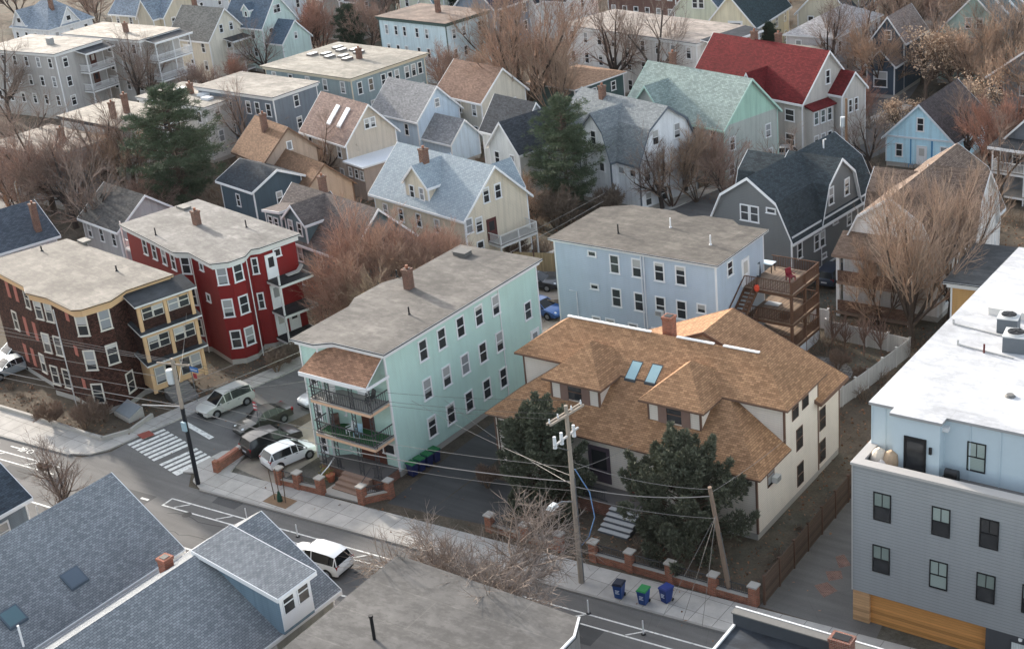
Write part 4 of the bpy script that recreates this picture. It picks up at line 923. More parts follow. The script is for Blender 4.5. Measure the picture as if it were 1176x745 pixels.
porch_m = MB(); porch_m.box(17.0, 4.2, 0, 17.4, 12.8, 3.0); porch_m.build('dark_opening', plain((70, 50, 42)), h.root)
h = bg('slate-blue two-storey flat with white trim and an angled corner bay', (-126.4, 118.0), 14.5, 7.2, -4, 8.2, 'flat', 0, 'x', (118, 128, 138), (168, 160, 148), (), (2, 1), lambda h: (h.rows(0, [6.6, 3.7], [1.4, 6.0, 9.6, 11.3, 13.4], .95, 1.65)), cat='apartment house', roof2=(150, 142, 132))
h = bg('off-white flat-roofed house half hidden behind the big pine', (-135.1, 114.6), 13.5, 7.2, -4, 7.2, 'flat', 0, 'x', (206, 204, 200), (172, 164, 152), (2, 5), (2, 2), chim=((6.5, 3.5, 7.3, 8.8),))
for x, y in ((9, 3.5), (11, 2.5), (3.5, 4.5)): q = MB(); q.box(x-.7, y-.5, 7.4, x+.7, y+.5, 7.7); q.build('skylight', plain((216, 220, 224), .3), h.roofo)
h = bg('pale house with dark bracketed cornice and two tall chimneys on its flat roof', (-137.6, 103.8), 13.5, 8.0, -5, 7.4, 'flat', 0, 'x', (206, 206, 202), (170, 160, 145), (), (2, 2), lambda h: h.rows(0, [5.6], [9.5, 12.2], .9, 1.7), plain((74, 76, 82)), ((8.6, 2.2, 7.5, 9.6), (8.2, 4.4, 7.5, 10.0)), over=.3)
h = bg('pale aqua box house with green cornice and patchy brown flat roof', (-127.0, 152.9), 14.0, 8.5, -7, 9.2, 'flat', 0, 'x', (200, 219, 225), (150, 126, 110), (), (), lambda h: (h.rows(0, [7.6, 4.8], [1.6, 3.6, 5.4, 8.0, 10.0], .75, 1.4), h.rows(1, [7.6, 4.8], [1.4, 3.4, 6.6], .8, 1.4)), plain((74, 96, 92)), ((7.5, 5.0, 9.3, 11.2),), roof2=(110, 90, 80))
h = bg('light blue house with plain grey gabled roof', (-109.3, 124.3), 8.8, 6.6, -12, 5.2, 'gable', 8.4, 'x', (190, 208, 224), (150, 150, 150), (), (), lambda h: (h.rows(0, [3.7], [1.5, 3.0, 6.6], .85, 1.5), h.win(1, 3.3, 6.5, .8, 1.1), h.block(8.8, 14, .6, 5.0, 0, gable(.6, 5.0, 3.0, 5.2), 'x', .3)), roof2=(140, 140, 142))
bg('cream house with rust-brown gabled roof beside the big vase-shaped tree', (-104.6, 130.9), 8.8, 7.0, -14, 6.0, 'gable', 9.2, 'x', (206, 198, 182), (142, 112, 96), (2, 3), (), lambda h: h.rows(1, [4.6], [2.0, 5], .85, 1.4))
h = bg('beige gabled house with brown shingles, two long skylights and white side wing', (-109.4, 111.9), 9.5, 6.8, -16, 6.0, 'gable', 9.6, 'x', (196, 182, 164), (150, 126, 116), (2, 3), (), lambda h: (h.win(1, 3.1, 7.5, .75, 1.2), h.win(1, 3.9, 7.5, .75, 1.2)))
for x in (4.6, 6.8):
    sl = 3.6/3.4; q = MB(); pts = [(x-.4, .9), (x+.4, .9), (x+.4, 2.6), (x-.4, 2.6)]
    q.hexa([(a, b, 6.15+b*sl) for a, b in pts], [(a, b, 6.3+b*sl) for a, b in pts]); q.build('skylight', plain((222, 226, 230), .2, .05), h.roofo)
q = MB(); q.box(9.5, -.3, 0, 13.2, 6.5, 3.9); o = q.build('side_wing', siding((176, 158, 146)), h.root)
q = MB(); q.box(9.45, -.7, 3.9, 13.6, 6.9, 4.1); q.build('wing_roof', plain((226, 230, 234), .6, .05), h.root)
for t in (10.3, 11.6, 12.7): window(h.root, (t, -.3, 2.9), 0, .8, 1.1)
h = bg('orange-brown roofed house with a tall brick chimney left of the brown lower roof', (-112.8, 102.5), 7.2, 6.6, -18, 6.4, 'gable', 9.4, 'x', (192, 166, 144), (146, 112, 86), (), (), lambda h: (h.rows(0, [4.9], [1.6, 5.2], .9, 1.6), h.win(1, 3.3, 7.4, .7, 1.0), h.block(7.2, 15.5, -.4, 6.0, 0, gable(-.4, 6.0, 4.2, 7.0), 'x', .3), h.rows(4, [2.9], [1.4, 4.0, 6.6], .8, 1.3)), plain((120, 90, 70)), ((3.6, 2.4, 7, 10.6),))
h = bg('dark teal house with two teal dormers on a brown-grey roof behind the red one', (-85.6, 85.8), 13.2, 7.4, -12, 5.4, 'gable', 8.9, 'x', (96, 120, 126), (112, 102, 97), (), (), lambda h: (h.block(3.6, 7.0, -.1, 4.0, 5.4, gable(3.6, 7.0, 7.4, 8.85), 'y', .25), h.rows(4, [6.7], [.9, 2.4], .8, 1.3), h.block(.2, 2.9, -.1, 4.0, 5.4, [(.2, 7.4), (2.9, 7.7)], 'y', .2), h.rows(8, [6.5], [.8, 1.8], .8, 1.1), h.rows(0, [4.0, 1.6], [2.0, 5.2, 8.5, 11.4], .9, 1.5)), chim=((3.3, 4.8, 7.4, 10.0),), roof2=(102, 93, 89))
q = MB(); 
bg('small dark teal house with near-black roof tucked between the pine and the red house', (-107.4, 95.4), 6.5, 6.0, -12, 6.0, 'gable', 7.4, 'x', (74, 92, 104), (58, 66, 74), (), (), lambda h: (h.rows(0, [4.4], [.5], .8, 1.4), h.rows(1, [4.4], [.5], .8, 1.4)))
h = bg('white house with charcoal front gable roof beside the second pine', (-87.2, 114.6), 5.0, 8.5, -14, 6.4, 'gable', 9.2, 'y', (214, 216, 212), (74, 78, 84), (1, 2), (), lambda h: (h.block(-5.5, 1, 3.5, 8.4, 0, gable(3.5, 8.4, 6.4, 9.6), 'x', .3), porch(h, 0, .2, 4.8, 1.9, (.9,), 3.4, None, None, plain((122, 82, 60)), None, plain((110, 104, 100)), posts=(0, .5, 1))))
h = bg('pale grey-white gambrel house with grey shingles and a cross gambrel dormer', (-74.7, 118.0), 13.0, 8.0, -17, 5.8, 'gambrel', 10.4, 'x', (230, 232, 234), (132, 137, 138), (), (), lambda h: (h.block(4.6, 9.6, -.9, 4, 0, gambrel(4.6, 9.6, 5.8, 8.2, 9.9, .16), 'y', .25), h.win(4, 2.5, 7.4, .95, 1.5), h.win(4, 1.1, 7.4, .6, 1.1), h.rows(1, [7.6], [2.4, 5.4], .95, 1.6), h.rows(1, [4.0, 1.4], [1.0, 3.2, 6.2], .95, 1.5), h.rows(0, [4.2], [10.2, 12.0], 1.0, .8), h.rows(4, [4.4], [.9, 3.6], .9, 1.0)), plain((92, 102, 112), .6, .06), ((3.8, 3.4, 9, 11.4),), roof2=(122, 130, 134))
h = bg('pale green house with mint shingle roof and a mint gable to the right', (-70.5, 128.3), 15.0, 8.4, -15, 6.6, 'gable', 10.8, 'x', (176, 182, 174), (148, 164, 157), (2, 5), (), lambda h: (h.rows(1, [4.6], [1.2, 6.8], .9, 1.5), h.rows(1, [1.8], [1.0, 3, 5.2, 7], .9, 1.5), h.block(2.2, 5.8, -.4, 4, 5, gable(2.2, 5.8, 7.6, 9.6), 'y', .3)), plain((170, 204, 190), .7, .06), ((3.2, 4.6, 9.8, 12.2),), roof2=(139, 155, 149))
q = MB(); q.poly([(15.004, .3, 6.7), (15.004, 8.1, 6.7), (15.004, 4.2, 10.55)]); q.build('gable_panel', siding((164, 204, 184)), h.root)
RDR = (122, 38, 40)
h = bg('grey-beige house with bright red shingle roof, red-roofed bay and chimneys', (-67.0, 139.7), 17.0, 8.4, -16, 6.6, 'gable', 11.2, 'x', (190, 184, 176), RDR, (), (), lambda h: (h.block(8.6, 11.4, -1.0, 4, 0, gable(8.6, 11.4, 6.6, 9.0), 'y', .3), h.win(1, 4.2, 8.4, .8, 1.6), h.rows(0, [4.8, 2.0], [15.2], 1.4, 1.4), h.rows(1, [4.9, 2.0], [1.0, 2.4, 3.8], .8, 1.5), h.block(17.0, 18.8, 4.4, 8.4, 0, gable(4.4, 8.4, 6.6, 8.6), 'x', .25), h.rows(9, [5.0], [1.4, 2.4], .7, 1.5)), None, ((6.0, 4.4, 10.4, 12.2), (8.6, 5.6, 10, 12.0)), roof2=(112, 35, 37))
q = MB(); q.hexa([(17.02, .3, 5.9), (18.3, .3, 5.5), (18.3, 4.2, 5.5), (17.02, 4.2, 5.9)], [(17.02, .3, 6.1), (18.3, .3, 5.65), (18.3, 4.2, 5.65), (17.02, 4.2, 6.1)]); q.build('bay_roof', shingle(RDR, .25, rgb2=(112, 35, 37)), h.root)
q = MB(); q.box(17.002, .5, 0, 18.0, 4.0, 5.6); q.build('bay_wall', siding((190, 184, 176)), h.root)
for z in (4.6, 1.9):
    for t in (1.1, 2.2, 3.3): window(h.root, (18.0, t, z), math.pi/2, .8, 1.5)
h = bg('sky blue cottage with a white-trimmed front gable and blue chairs', (-50.4, 140.6), 7.4, 10.0, -1, 3.4, 'gable', 7.0, 'y', (186, 228, 244), (92, 84, 84), (), (), lambda h: (h.win(0, 3.8, 4.9, .85, 1.5), h.win(0, 1.5, 1.9, .85, 1.5), h.door(0, 4.0, .5, .95, 2.0), h.win(0, 6.4, 2.0, .85, 1.5), h.T.box(-.1, -.08, 3.25, 7.5, -.0, 3.45)), plain((206, 214, 220)))
m = MB(); m.box(2.7, -.02, .5, 2.85, .0, 3.2); m.box(5.0, -.02, .5, 5.2, 0, 3.2); m.build('porch_trim', plain((70, 140, 190)), h.root)
bg('dark green low house with brown roof and a strip of white windows', (-98.3, 141.6), 8.0, 9.0, -10, 5.0, 'hip', 6.2, 'y', (66, 92, 92), (176, 140, 112), (), (), lambda h: h.rows(1, [3.9], [1.0, 2.2, 3.4, 4.6, 7.0], .9, 1.2))
h = bg('long white two-storey house behind two bare trees', (-87.9, 153.8), 24.0, 9.5, -13, 8.4, 'flat', 0, 'x', (218, 214, 210), (178, 164, 152), (3, 9), (), back_porch(1, 1.0, 9.0, (1.0, 3.6, 6.2), 8.4, 2.6, (0, .5, 1)), cat='apartment house')
h = bg('cream house with a front gable, sliding door and wooden balcony', (-88.9, 171.4), 7.0, 13.0, 6, 6.6, 'gable', 10.6, 'y', (222, 210, 178), (58, 74, 78), (), (2, 4), lambda h: (h.win(0, 1.6, 6.3, .9, 1.4), h.door(0, 4.2, 5.0, 1.9, 2.1), h.door(0, 3.0, 1.8, 1.0, 2.0, BRD), porch(h, 0, 1.6, 6.8, 2.0, (4.9,), None, plain((132, 108, 88)), None, plain((132, 108, 88)), plain((132, 108, 88)), posts=(0, 1))), chim=((5.2, 9, 8.5, 11.8),))
bg('beige house with slate roof and side dormer at the top, beside the cream one', (-79.5, 181.0), 7.5, 12.0, 5, 6.6, 'gable', 10.4, 'y', (206, 196, 170), (80, 94, 102), (2, 2), (2, 4), lambda h: (h.block(3.8, 7.6, 3, 7, 6.5, gable(3, 7, 8.2, 10), 'x', .25), h.rows(5, [7.4], [1.2, 2.6], .8, 1.4)))
bg('pale green gabled house at the top edge with a slate-blue roof', (-97.5, 178.0), 7.5, 13.0, 2, 6.8, 'gable', 11.0, 'y', (204, 208, 186), (110, 128, 142), (), (2, 4), lambda h: (h.win(0, 3.4, 7.8, .9, 1.5), h.win(0, 4.4, 7.8, .9, 1.5)))
bg('low building with pale grey-beige flat roof behind the bright red roof', (-76.8, 157.8), 9.0, 8.0, -2, 5.6, 'flat', 0, 'x', (178, 168, 150), (160, 155, 144), (1, 3), (1, 2))
bg('pale lilac house with white roof and a long row of side windows', (-75.8, 168.0), 7.0, 13.0, -2, 6.4, 'hip', 8.6, 'y', (202, 198, 198), (182, 178, 176), (2, 2), (2, 6))
bg('small navy house with two front gables and a wide dark window', (-66.8, 168.1), 4.2, 7.0, 0, 6.6, 'gable', 9.4, 'y', (64, 80, 96), (148, 132, 124), (), (), lambda h: (h.win(0, 2.1, 7.2, .9, 1.2), h.block(.6, 4.2, -3.0, .1, 0, gable(.6, 4.2, 4.2, 6.0), 'y', .25), h.win(4, 1.8, 2.4, 1.8, 2.0)))
h = bg('mint-walled house with green-grey roof and six narrow skylights in the top right corner', (-55.6, 173.6), 9.0, 15.0, 0, 6.6, 'gable', 11.2, 'y', (170, 196, 186), (112, 128, 130), (1, 3), (2, 4), lambda h: h.rows(0, [7.8], [3.8, 5.2], .9, 1.4))
for i in range(6):
    x = 5.6+(i//3)*1.7; y = 3.5+(i % 3)*3.0; sl = 4.6/4.5; zt = lambda X: 11.2+.15-(X-4.5)*sl; q = MB(); pts = [(x-.7, y-.3), (x+.7, y-.3), (x+.7, y+.3), (x-.7, y+.3)]
    q.hexa([(a, b, zt(a)-.02) for a, b in pts], [(a, b, zt(a)+.1) for a, b in pts]); q.build('skylight', plain((196, 208, 212), .2, .05), h.roofo)
bg('dark-walled house with a white-posted front porch at the right edge', (-37.0, 134.6), 7.0, 9.0, -8, 5.4, 'gable', 9.0, 'y', (112, 116, 122), (120, 108, 104), (1, 2), (), lambda h: porch(h, 0, .1, 6.9, 2.0, (.9, 3.2), 5.6, None, None, None, None, posts=(0, .5, 1)))
bg('grey house with white porch in the top right corner beyond the skylight roof', (-49.0, 196.0), 8.0, 8.0, -4, 6.2, 'hip', 8.5, 'x', (176, 178, 180), (132, 134, 136), (2, 3), (), back_porch(0, 1, 7, (3.0,), 5.6))
bg('lavender-grey gabled house half screened by bare trees at the left', (-115.5, 84.0), 7.6, 7.0, -10, 4.6, 'gable', 7.2, 'x', (176, 172, 172), (92, 90, 88), (1, 3), (1, 2))
bg('low house with dark grey roof and brick chimney at the left edge', (-123.0, 74.4), 10.0, 6.5, -15, 4.4, 'gable', 7.0, 'y', (196, 196, 200), (84, 92, 102), (), (1, 2), None, chim=((9.0, 5.2, 5.0, 8.0),))
bg('plain flat-roofed house seen through bare branches at the left', (-139.7, 94.7), 13.0, 8.0, -5, 6.4, 'flat', 0, 'x', (172, 174, 178), (156, 142, 128), (2, 5), (2, 2), chim=((8.5, 4.5, 6.5, 8.2),))
h = bg('small shed with dark flat canopy roof and orange plank wall beside the white roof', (-31.5, 98.0), 3.4, 7.5, 4, 6.6, 'flat', 0, 'x', (198, 152, 92), (92, 94, 96), (), (), None, cat='shed', over=.5, name='shed')
bg('white house with near-black roof at the top edge left of centre', (-126.0, 181.0), 10.0, 8.0, -4, 6.6, 'gable', 10.8, 'x', (222, 222, 220), (54, 66, 76), (), (1, 3), lambda h: (h.block(0.5, 5, -1.5, 4, 0, gable(.5, 5, 6.4, 9.8), 'y', .3), h.rows(4, [7.2, 4.5], [1.4, 3.0], .8, 1.3)))
bg('blue-grey house with white windows at the top edge behind the aqua box', (-133.0, 172.0), 8.0, 11.0, -5, 7.0, 'gable', 10.6, 'y', (126, 138, 152), (56, 66, 88), (2, 2), (2, 4))
bg('pale mint house with a bay at the top edge behind the brown flat roof', (-146.0, 176.0), 10.0, 9.0, -5, 7.4, 'hip', 11.0, 'x', (204, 206, 188), (108, 132, 136), (2, 3), (2, 3), lambda h: h.block(6, 9, -1.4, 2, 0, gable(6, 9, 6.8, 8.8), 'y', .3))
bg('grey-brown gabled house half hidden by reddish trees at the top', (-163.0, 174.0), 9.0, 9.0, -4, 6.6, 'gable', 10.6, 'x', (150, 146, 138), (122, 112, 106), (2, 3), (2, 2), lambda h: (h.block(2, 6, -1, 4, 0, gable(2, 6, 7, 10), 'y', .3), h.rows(4, [7.6], [1.4, 2.6], .8, 1.3)))
bg('teal house glimpsed between trees at the top edge', (-153.0, 180.5), 6.0, 8.0, -4, 7.0, 'gable', 10.8, 'y', (92, 140, 148), (96, 88, 88), (2, 2), (2, 3))
bg('white-railed pale blue house at the top edge above the yellow one', (-186.0, 177.0), 9.0, 8.0, -4, 7.4, 'gable', 10.6, 'x', (204, 216, 224), (138, 138, 138), (2, 3), (2, 2))
bg('light grey house with hipped roof at the very top, left of centre', (-208.0, 178.0), 12.0, 9.0, 0, 6.6, 'hip', 9.6, 'x', (196, 198, 202), (120, 126, 134), (2, 4), (2, 2))
bg('brick-red flat block beyond the long white house at the top', (-109.5, 186.0), 13.0, 10.0, -6, 8.0, 'flat', 0, 'x', (120, 88, 78), (150, 130, 118), (2, 6), (2, 3))
bg('distant grey house with dark roof behind the trees at the top right', (-74.0, 214.0), 8.0, 12.0, 3, 6.6, 'gable', 10.4, 'y', (170, 168, 164), (98, 98, 102), (2, 2), (2, 4))
bg('distant tan house under bare trees at the top right', (-92.0, 222.0), 9.0, 10.0, 3, 6.6, 'gable', 10.4, 'y', (186, 172, 150), (120, 108, 100), (2, 2), (2, 3))
bg('grey shingled house buried in tan-leaved branches at the upper right', (-45.0, 158.0), 8.0, 9.0, -5, 5.6, 'gable', 8.6, 'y', (134, 138, 142), (104, 98, 96), (2, 3), (2, 2))
# ------------------------------------------------------------------ trees
class TB:
    """tapered twigs, many of them, as one mesh"""
    def __init__(s): s.v = []; s.f = []
    def tube(s, pts, r0, r1, n):
        b0 = len(s.v); L = len(pts)-1
        for i, p in enumerate(pts):
            d = (pts[min(i+1, L)]-pts[max(i-1, 0)]); d = d.normalized() if d.length > 1e-6 else Vector((0, 0, 1))
            a = d.cross(Vector((0, 0, 1)) if abs(d.z) < .9 else Vector((1, 0, 0))).normalized(); b = d.cross(a); r = r0+(r1-r0)*i/L
            for k in range(n):
                t = 2*math.pi*k/n; q = p+(a*math.cos(t)+b*math.sin(t))*r; s.v.append((q.x, q.y, q.z))
        for i in range(L):
            for k in range(n):
                l = (k+1) % n; s.f.append((b0+i*n+k, b0+i*n+l, b0+(i+1)*n+l, b0+(i+1)*n+k))
    def leaf(s, p, d, w, l, rng):
        d = Vector(d); u = d.cross(Vector((rng.uniform(-1, 1), rng.uniform(-1, 1), rng.uniform(-1, 1)))).normalized()*w/2; b = len(s.v); e = p+d.normalized()*l
        m = p+d.normalized()*l*.5
        for q in (p, m+u, e, m-u): s.v.append((q.x, q.y, q.z))
        s.f.append((b, b+1, b+2, b+3))
    def data(s, name, mat):
        me = bpy.data.meshes.new(name); me.from_pydata(s.v, [], s.f); me.materials.append(mat); me.update(); return me
def rnd_dir(d, ang, rng):
    ax = d.cross(Vector((rng.gauss(0, 1), rng.gauss(0, 1), rng.gauss(0, 1))))
    if ax.length < 1e-5: ax = Vector((1, 0, 0))
    return (Matrix.Rotation(ang, 3, ax.normalized()) @ d).normalized()
def greyer(c, k=.2):
    g = sum(c)/3; q = [x*(1-k)+g*k for x in c]; return (q[0]*.98, q[1]*.95, q[2]*.93)
def bare_meshes(seed, H, kind, bcol, tcol, leafcol=None):
    rng = random.Random(seed); T, C, LV = TB(), TB(), TB()
    pr = {'vase': dict(tr=.22, n=(9, 9, 7, 6, 0), a=(.55, .45, .5, .55, .5), up=.12, fr=(.17, .50, .26, .14, .07), wob=.09),
          'round': dict(tr=.10, n=(6, 8, 6, 6, 0), a=(.6, .6, .6, .6, .6), up=.08, fr=(.40, .42, .24, .13, .07), wob=.13),
          'dense': dict(tr=.14, n=(7, 10, 9, 8, 0), a=(.7, .6, .6, .6, .6), up=.09, fr=(.3, .5, .27, .15, .08), wob=.12),
          'open': dict(tr=.3, n=(6, 7, 6, 5, 0), a=(.75, .65, .65, .6, .6), up=.08, fr=(.28, .46, .26, .14, .07), wob=.15),
          'twisty': dict(tr=.34, n=(10, 10, 9, 8, 0), a=(1.0, .8, .8, .8, .7), up=.0, fr=(.26, .56, .28, .15, .09), wob=.28),
          'sapling': dict(tr=.12, n=(7, 5, 4, 0, 0), a=(.4, .5, .5, .5, .5), up=.15, fr=(.4, .4, .2, .12, .07), wob=.1)}[kind]
    ml = 4 if kind != 'sapling' else 3
    def grow(p, d, L, r, lv):
        ns = (3, 5, 3, 2, 1)[lv]; pts = [p]; dd = d
        for i in range(ns):
            dd = rnd_dir(dd, rng.gauss(0, pr['wob']), rng); dd = (dd+Vector((0, 0, pr['up']*(1.0 if lv else .2)))).normalized(); pts.append(pts[-1]+dd*(L/ns))
        r1 = r*(.4 if lv else .75) if lv < 3 else r*.4
        (T if lv < 2 else C).tube(pts, r, r1, (7, 5, 4, 3, 3)[lv])
        if leafcol and lv >= 3:
            for q in range(2 if lv == 4 else 0):
                c = pts[-1]+Vector((rng.gauss(0, .2), rng.gauss(0, .2), rng.gauss(0, .16))); LV.leaf(c, (rng.gauss(0, 1), rng.gauss(0, 1), rng.gauss(-.3, .7)), rng.uniform(.13, .24), rng.uniform(.18, .34), rng)
        if lv < ml:
            n = pr['n'][lv]
            for c in range(n):
                f = rng.uniform(.22, 1.0) if lv else rng.uniform(.6, 1.0)
                if c == n-1: f = 1.0
                q = f*ns; i = min(int(q), ns-1); pos = pts[i].lerp(pts[i+1], q-i)
                base = (pts[i+1]-pts[i]).normalized()
                nd = rnd_dir(base, abs(rng.gauss(pr['a'][lv], .18)) if f < 1 else rng.uniform(0, .3), rng)
                nL = H*pr['fr'][lv+1]*rng.uniform(.6, 1.15)*(1.2-.4*f if lv else 1.0)
                rr = (r+(r1-r)*f)*(.72, .62, .58, .5)[lv]
                grow(pos, nd, nL, max(rr, (.07, .034, .017, .011)[lv]), lv+1)
    if kind in ('round', 'dense'):
        for k in range(5):
            a = k*1.26+rng.random(); grow(Vector((.12*math.cos(a), .12*math.sin(a), 0)), Vector((.55*math.cos(a), .5*math.sin(a), 1)).normalized(), H*(.3 if k < 2 else .5), .085, 0 if k < 2 else 1)
    else: grow(Vector((0, 0, 0)), Vector((rng.gauss(0, .05), rng.gauss(0, .05), 1)).normalized(), H*pr['fr'][0], pr['tr']*H/12+.03, 0)
    return T.data('trunk', bark(bcol)), C.data('crown', bark(greyer(tcol))), (LV.data('leaves', foliage(leafcol, .45)) if leafcol else None)
def pine_meshes(seed, H, W, col):
    rng = random.Random(seed); T, C = TB(), TB()
    T.tube([Vector((0, 0, 0)), Vector((.05, 0, H*.5)), Vector((0, .05, H*.97))], .24, .04, 7)
    z = H*.16
    while z < H*.98:
        f = (z/H); R = W*(math.sqrt(max(.02, 1-((f-.4)/.6)**2)) if f > .4 else .55+f*1.1)*rng.uniform(.7, 1.1); R = max(R, .35)
        for k in range(rng.choice((6, 7, 8))):
            a = rng.uniform(0, 6.28); L = R*rng.uniform(.45, 1.15); up = rng.uniform(-.15, .45)
            d = Vector((math.cos(a), math.sin(a), up)).normalized(); p0 = Vector((0, 0, z)); p1 = p0+d*L*.6; p2 = p1+(d+Vector((0, 0, .18))).normalized()*L*.4
            T.tube([p0, p1, p2], .05, .012, 3)
            for q in range(int(6+L*7)):
                t = rng.uniform(.28, 1.0)**.8; c = p0.lerp(p1, t/.6) if t < .6 else p1.lerp(p2, (t-.6)/.4)
                sd = Vector((-d.y, d.x, 0))*rng.gauss(0, .28*L*.45); c = c+sd+Vector((0, 0, rng.gauss(.03, .09)))
                cd = (d*.7+sd*.8/(L+.1)+Vector((0, 0, .35))).normalized()
                for b in range(12): C.leaf(c+Vector((rng.gauss(0, .1), rng.gauss(0, .1), rng.gauss(0, .07))), rnd_dir(cd, rng.uniform(.2, 1.2), rng), rng.uniform(.035, .06), rng.uniform(.22, .4), rng)
        z += H*.03
    return T.data('trunk', bark((96, 80, 68))), C.data('crown', foliage(col, .55)), None
def yew_meshes(seed, H, W, col):
    rng = random.Random(seed); T, C = TB(), TB()
    T.tube([Vector((0, 0, 0)), Vector((.1, 0, H*.6))], .2, .06, 7)
    for k in range(100):
        f = rng.uniform(.06, .9); R = W*(1-(abs(f-.34)/.68)**2); a = rng.uniform(0, 6.28); r = R*rng.uniform(.3, 1.0)
        c = Vector((r*math.cos(a), r*math.sin(a), f*H)); out = Vector((c.x, c.y, 0)); out = (out/(W+.1)*.9+Vector((0, 0, .9))).normalized()
        T.tube([Vector((0, 0, f*H*.7)), c, c+out*.8], .05, .012, 3); Ls = rng.uniform(.6, 1.5); rad = rng.uniform(.3, .6)
        for q in range(int(110*Ls+60*rad)):
            u = rng.uniform(-.5, 1); w_ = rad*(1.05-max(u, 0)*.85)
            p = c+out*Ls*u+Vector((rng.gauss(0, 1), rng.gauss(0, 1), rng.gauss(0, 1))).normalized()*w_*rng.uniform(.5, 1.1)
            dd = (p-c-out*Ls*u).normalized()*.8+out
            for b in range(4): C.leaf(p, rnd_dir(dd.normalized(), rng.uniform(.1, .9), rng), rng.uniform(.06, .12), rng.uniform(.18, .38), rng)
    return T.data('trunk', bark((84, 66, 54))), C.data('crown', foliage(col, .6)), None
PROTO = {}
def inside_house(x, y, mg=.6):
    for mi, w, d in ALLH:
        q = mi @ Vector((x, y, 0))
        if -mg < q.x < w+mg and -mg-.8 < q.y < d+mg: return True
    return False
def tree(key, label, loc, h_scale=1.0, w_scale=None, rz=None, group=None, cat='tree', name=None):
    f, base_h = TREES[key]
    if key not in PROTO: PROTO[key] = f()
    t, c, l = PROTO[key]; w = w_scale if w_scale is not None else h_scale
    nm = name or {'pine': 'pine_tree', 'yew': 'evergreen_tree', 'yew2': 'evergreen_tree', 'fir': 'fir_tree', 'oak': 'oak_tree', 'shrub': 'shrub', 'hedge': 'shrub', 'shrub2': 'shrub'}.get(key, 'bare_tree')
    kk = {'vase': 1.35, 'vase2': 1.3, 'round': 1.45, 'dense': 1.2, 'round2': 1.45, 'red': 1.45, 'open': 1.2, 'open2': 1.2, 'open3': 1.2, 'twisty': 1.3, 'twisty2': 1.3, 'oak': 1.12}.get(key, 1); w *= kk; h_scale *= kk
    loc = list(loc); dv = Vector((loc[0], loc[1])).normalized()*.4
    for _ in range(30):
        if not inside_house(loc[0], loc[1], .5): break
        loc[0] -= dv.x; loc[1] -= dv.y
    r = thing(nm, label, cat, (loc[0], loc[1], 0 if len(loc) < 3 else loc[2]), rz if rz is not None else random.uniform(0, 6.28), group); r.scale = (w, w, h_scale)
    obj('trunk', t, r); obj('crown', c, r)
    if l: obj('leaves', l, r)
    return r
BK, BR, GY = (78, 67, 60), (128, 94, 78), (126, 116, 106)
TREES = {
 'vase': (lambda: bare_meshes(3, 12, 'vase', (70, 60, 54), (160, 130, 110)), 12), 'vase2': (lambda: bare_meshes(5, 12, 'vase', BK, (164, 138, 116)), 12),
 'dense': (lambda: bare_meshes(17, 9, 'dense', (84, 66, 58), (172, 132, 110)), 9),
 'round': (lambda: bare_meshes(11, 8, 'round', BK, (158, 128, 112)), 8), 'round2': (lambda: bare_meshes(12, 8, 'round', (84, 68, 58), (168, 138, 112)), 8),
 'red': (lambda: bare_meshes(14, 8, 'round', (80, 62, 54), (164, 118, 98)), 8),
 'open': (lambda: bare_meshes(21, 11, 'open', (68, 60, 55), (140, 122, 110)), 11), 'open2': (lambda: bare_meshes(23, 11, 'open', (62, 53, 49), (130, 110, 98)), 11), 'open3': (lambda: bare_meshes(27, 11, 'open', (80, 66, 56), (150, 126, 110)), 11),
 'twisty': (lambda: bare_meshes(31, 8.5, 'twisty', (116, 104, 95), (142, 128, 116)), 8.5), 'twisty2': (lambda: bare_meshes(35, 8, 'twisty', (112, 100, 92), (150, 132, 118)), 8),
 'sapling': (lambda: bare_meshes(41, 4, 'sapling', (104, 84, 74), (128, 100, 88)), 4),
 'oak': (lambda: bare_meshes(51, 11, 'open', (96, 80, 68), (122, 98, 80), (186, 158, 130)), 11),
 'pine': (lambda: pine_meshes(61, 12, 3.9, (80, 93, 68)), 12), 'fir': (lambda: pine_meshes(63, 7, 1.9, (58, 72, 54)), 7),
 'yew': (lambda: yew_meshes(71, 8, 4.0, (94, 97, 78)), 8), 'yew2': (lambda: yew_meshes(73, 8, 2.7, (90, 95, 76)), 8),
 'shrub': (lambda: bare_meshes(81, 2.6, 'round', (108, 90, 76), (132, 108, 90)), 2.6), 'shrub2': (lambda: bare_meshes(83, 2.6, 'round', (104, 92, 80), (124, 108, 92)), 2.6),
}
def tp(u, v): p = P(u, v); return (p.x, p.y)
tree('pine', 'large dark green pine standing behind the red triple-decker', tp(214, 246), 1.22, 1.5, 0.4)
tree('pine', 'dark pine in front of the grey-white gambrel house', tp(654, 248), 1.05, 1.08, 2.2)
tree('yew2', 'dark evergreen hiding the left front of the long cream house, behind the utility pole', (-50.4, 65.6), 1.0, .95)
tree('yew', 'broad dark evergreen hiding the right front corner of the long cream house', (-39.9, 65.6), .98, 1.0)
tree('fir', 'small dark fir between the cream balcony house and the beige house at the top', tp(882, 66), .9)
tree('fir', 'dark green fir among bare trees left of the pale aqua box house', tp(406, 68), 1.2, 1.3)
tree('fir', 'dark evergreen crown at the top edge behind the brown flat roof', tp(532, 38), 1.3, 1.4)
tree('vase', 'big vase-shaped reddish-brown bare tree at the top centre', tp(604, 150), 1.2, 1.6, .3)
tree('vase2', 'paler upright bare tree just right of the big vase-shaped one', tp(640, 140), .85, .8)
tree('dense', 'broad dense reddish-brown bare tree filling the gap between the red house and the mint roof', (-81.6, 83.4), 1.0, 1.12, .7)
tree('dense', 'dense bushy bare tree just below the cream house with the pale blue roof', (-76.5, 88.0), .88, .95, 2.0)
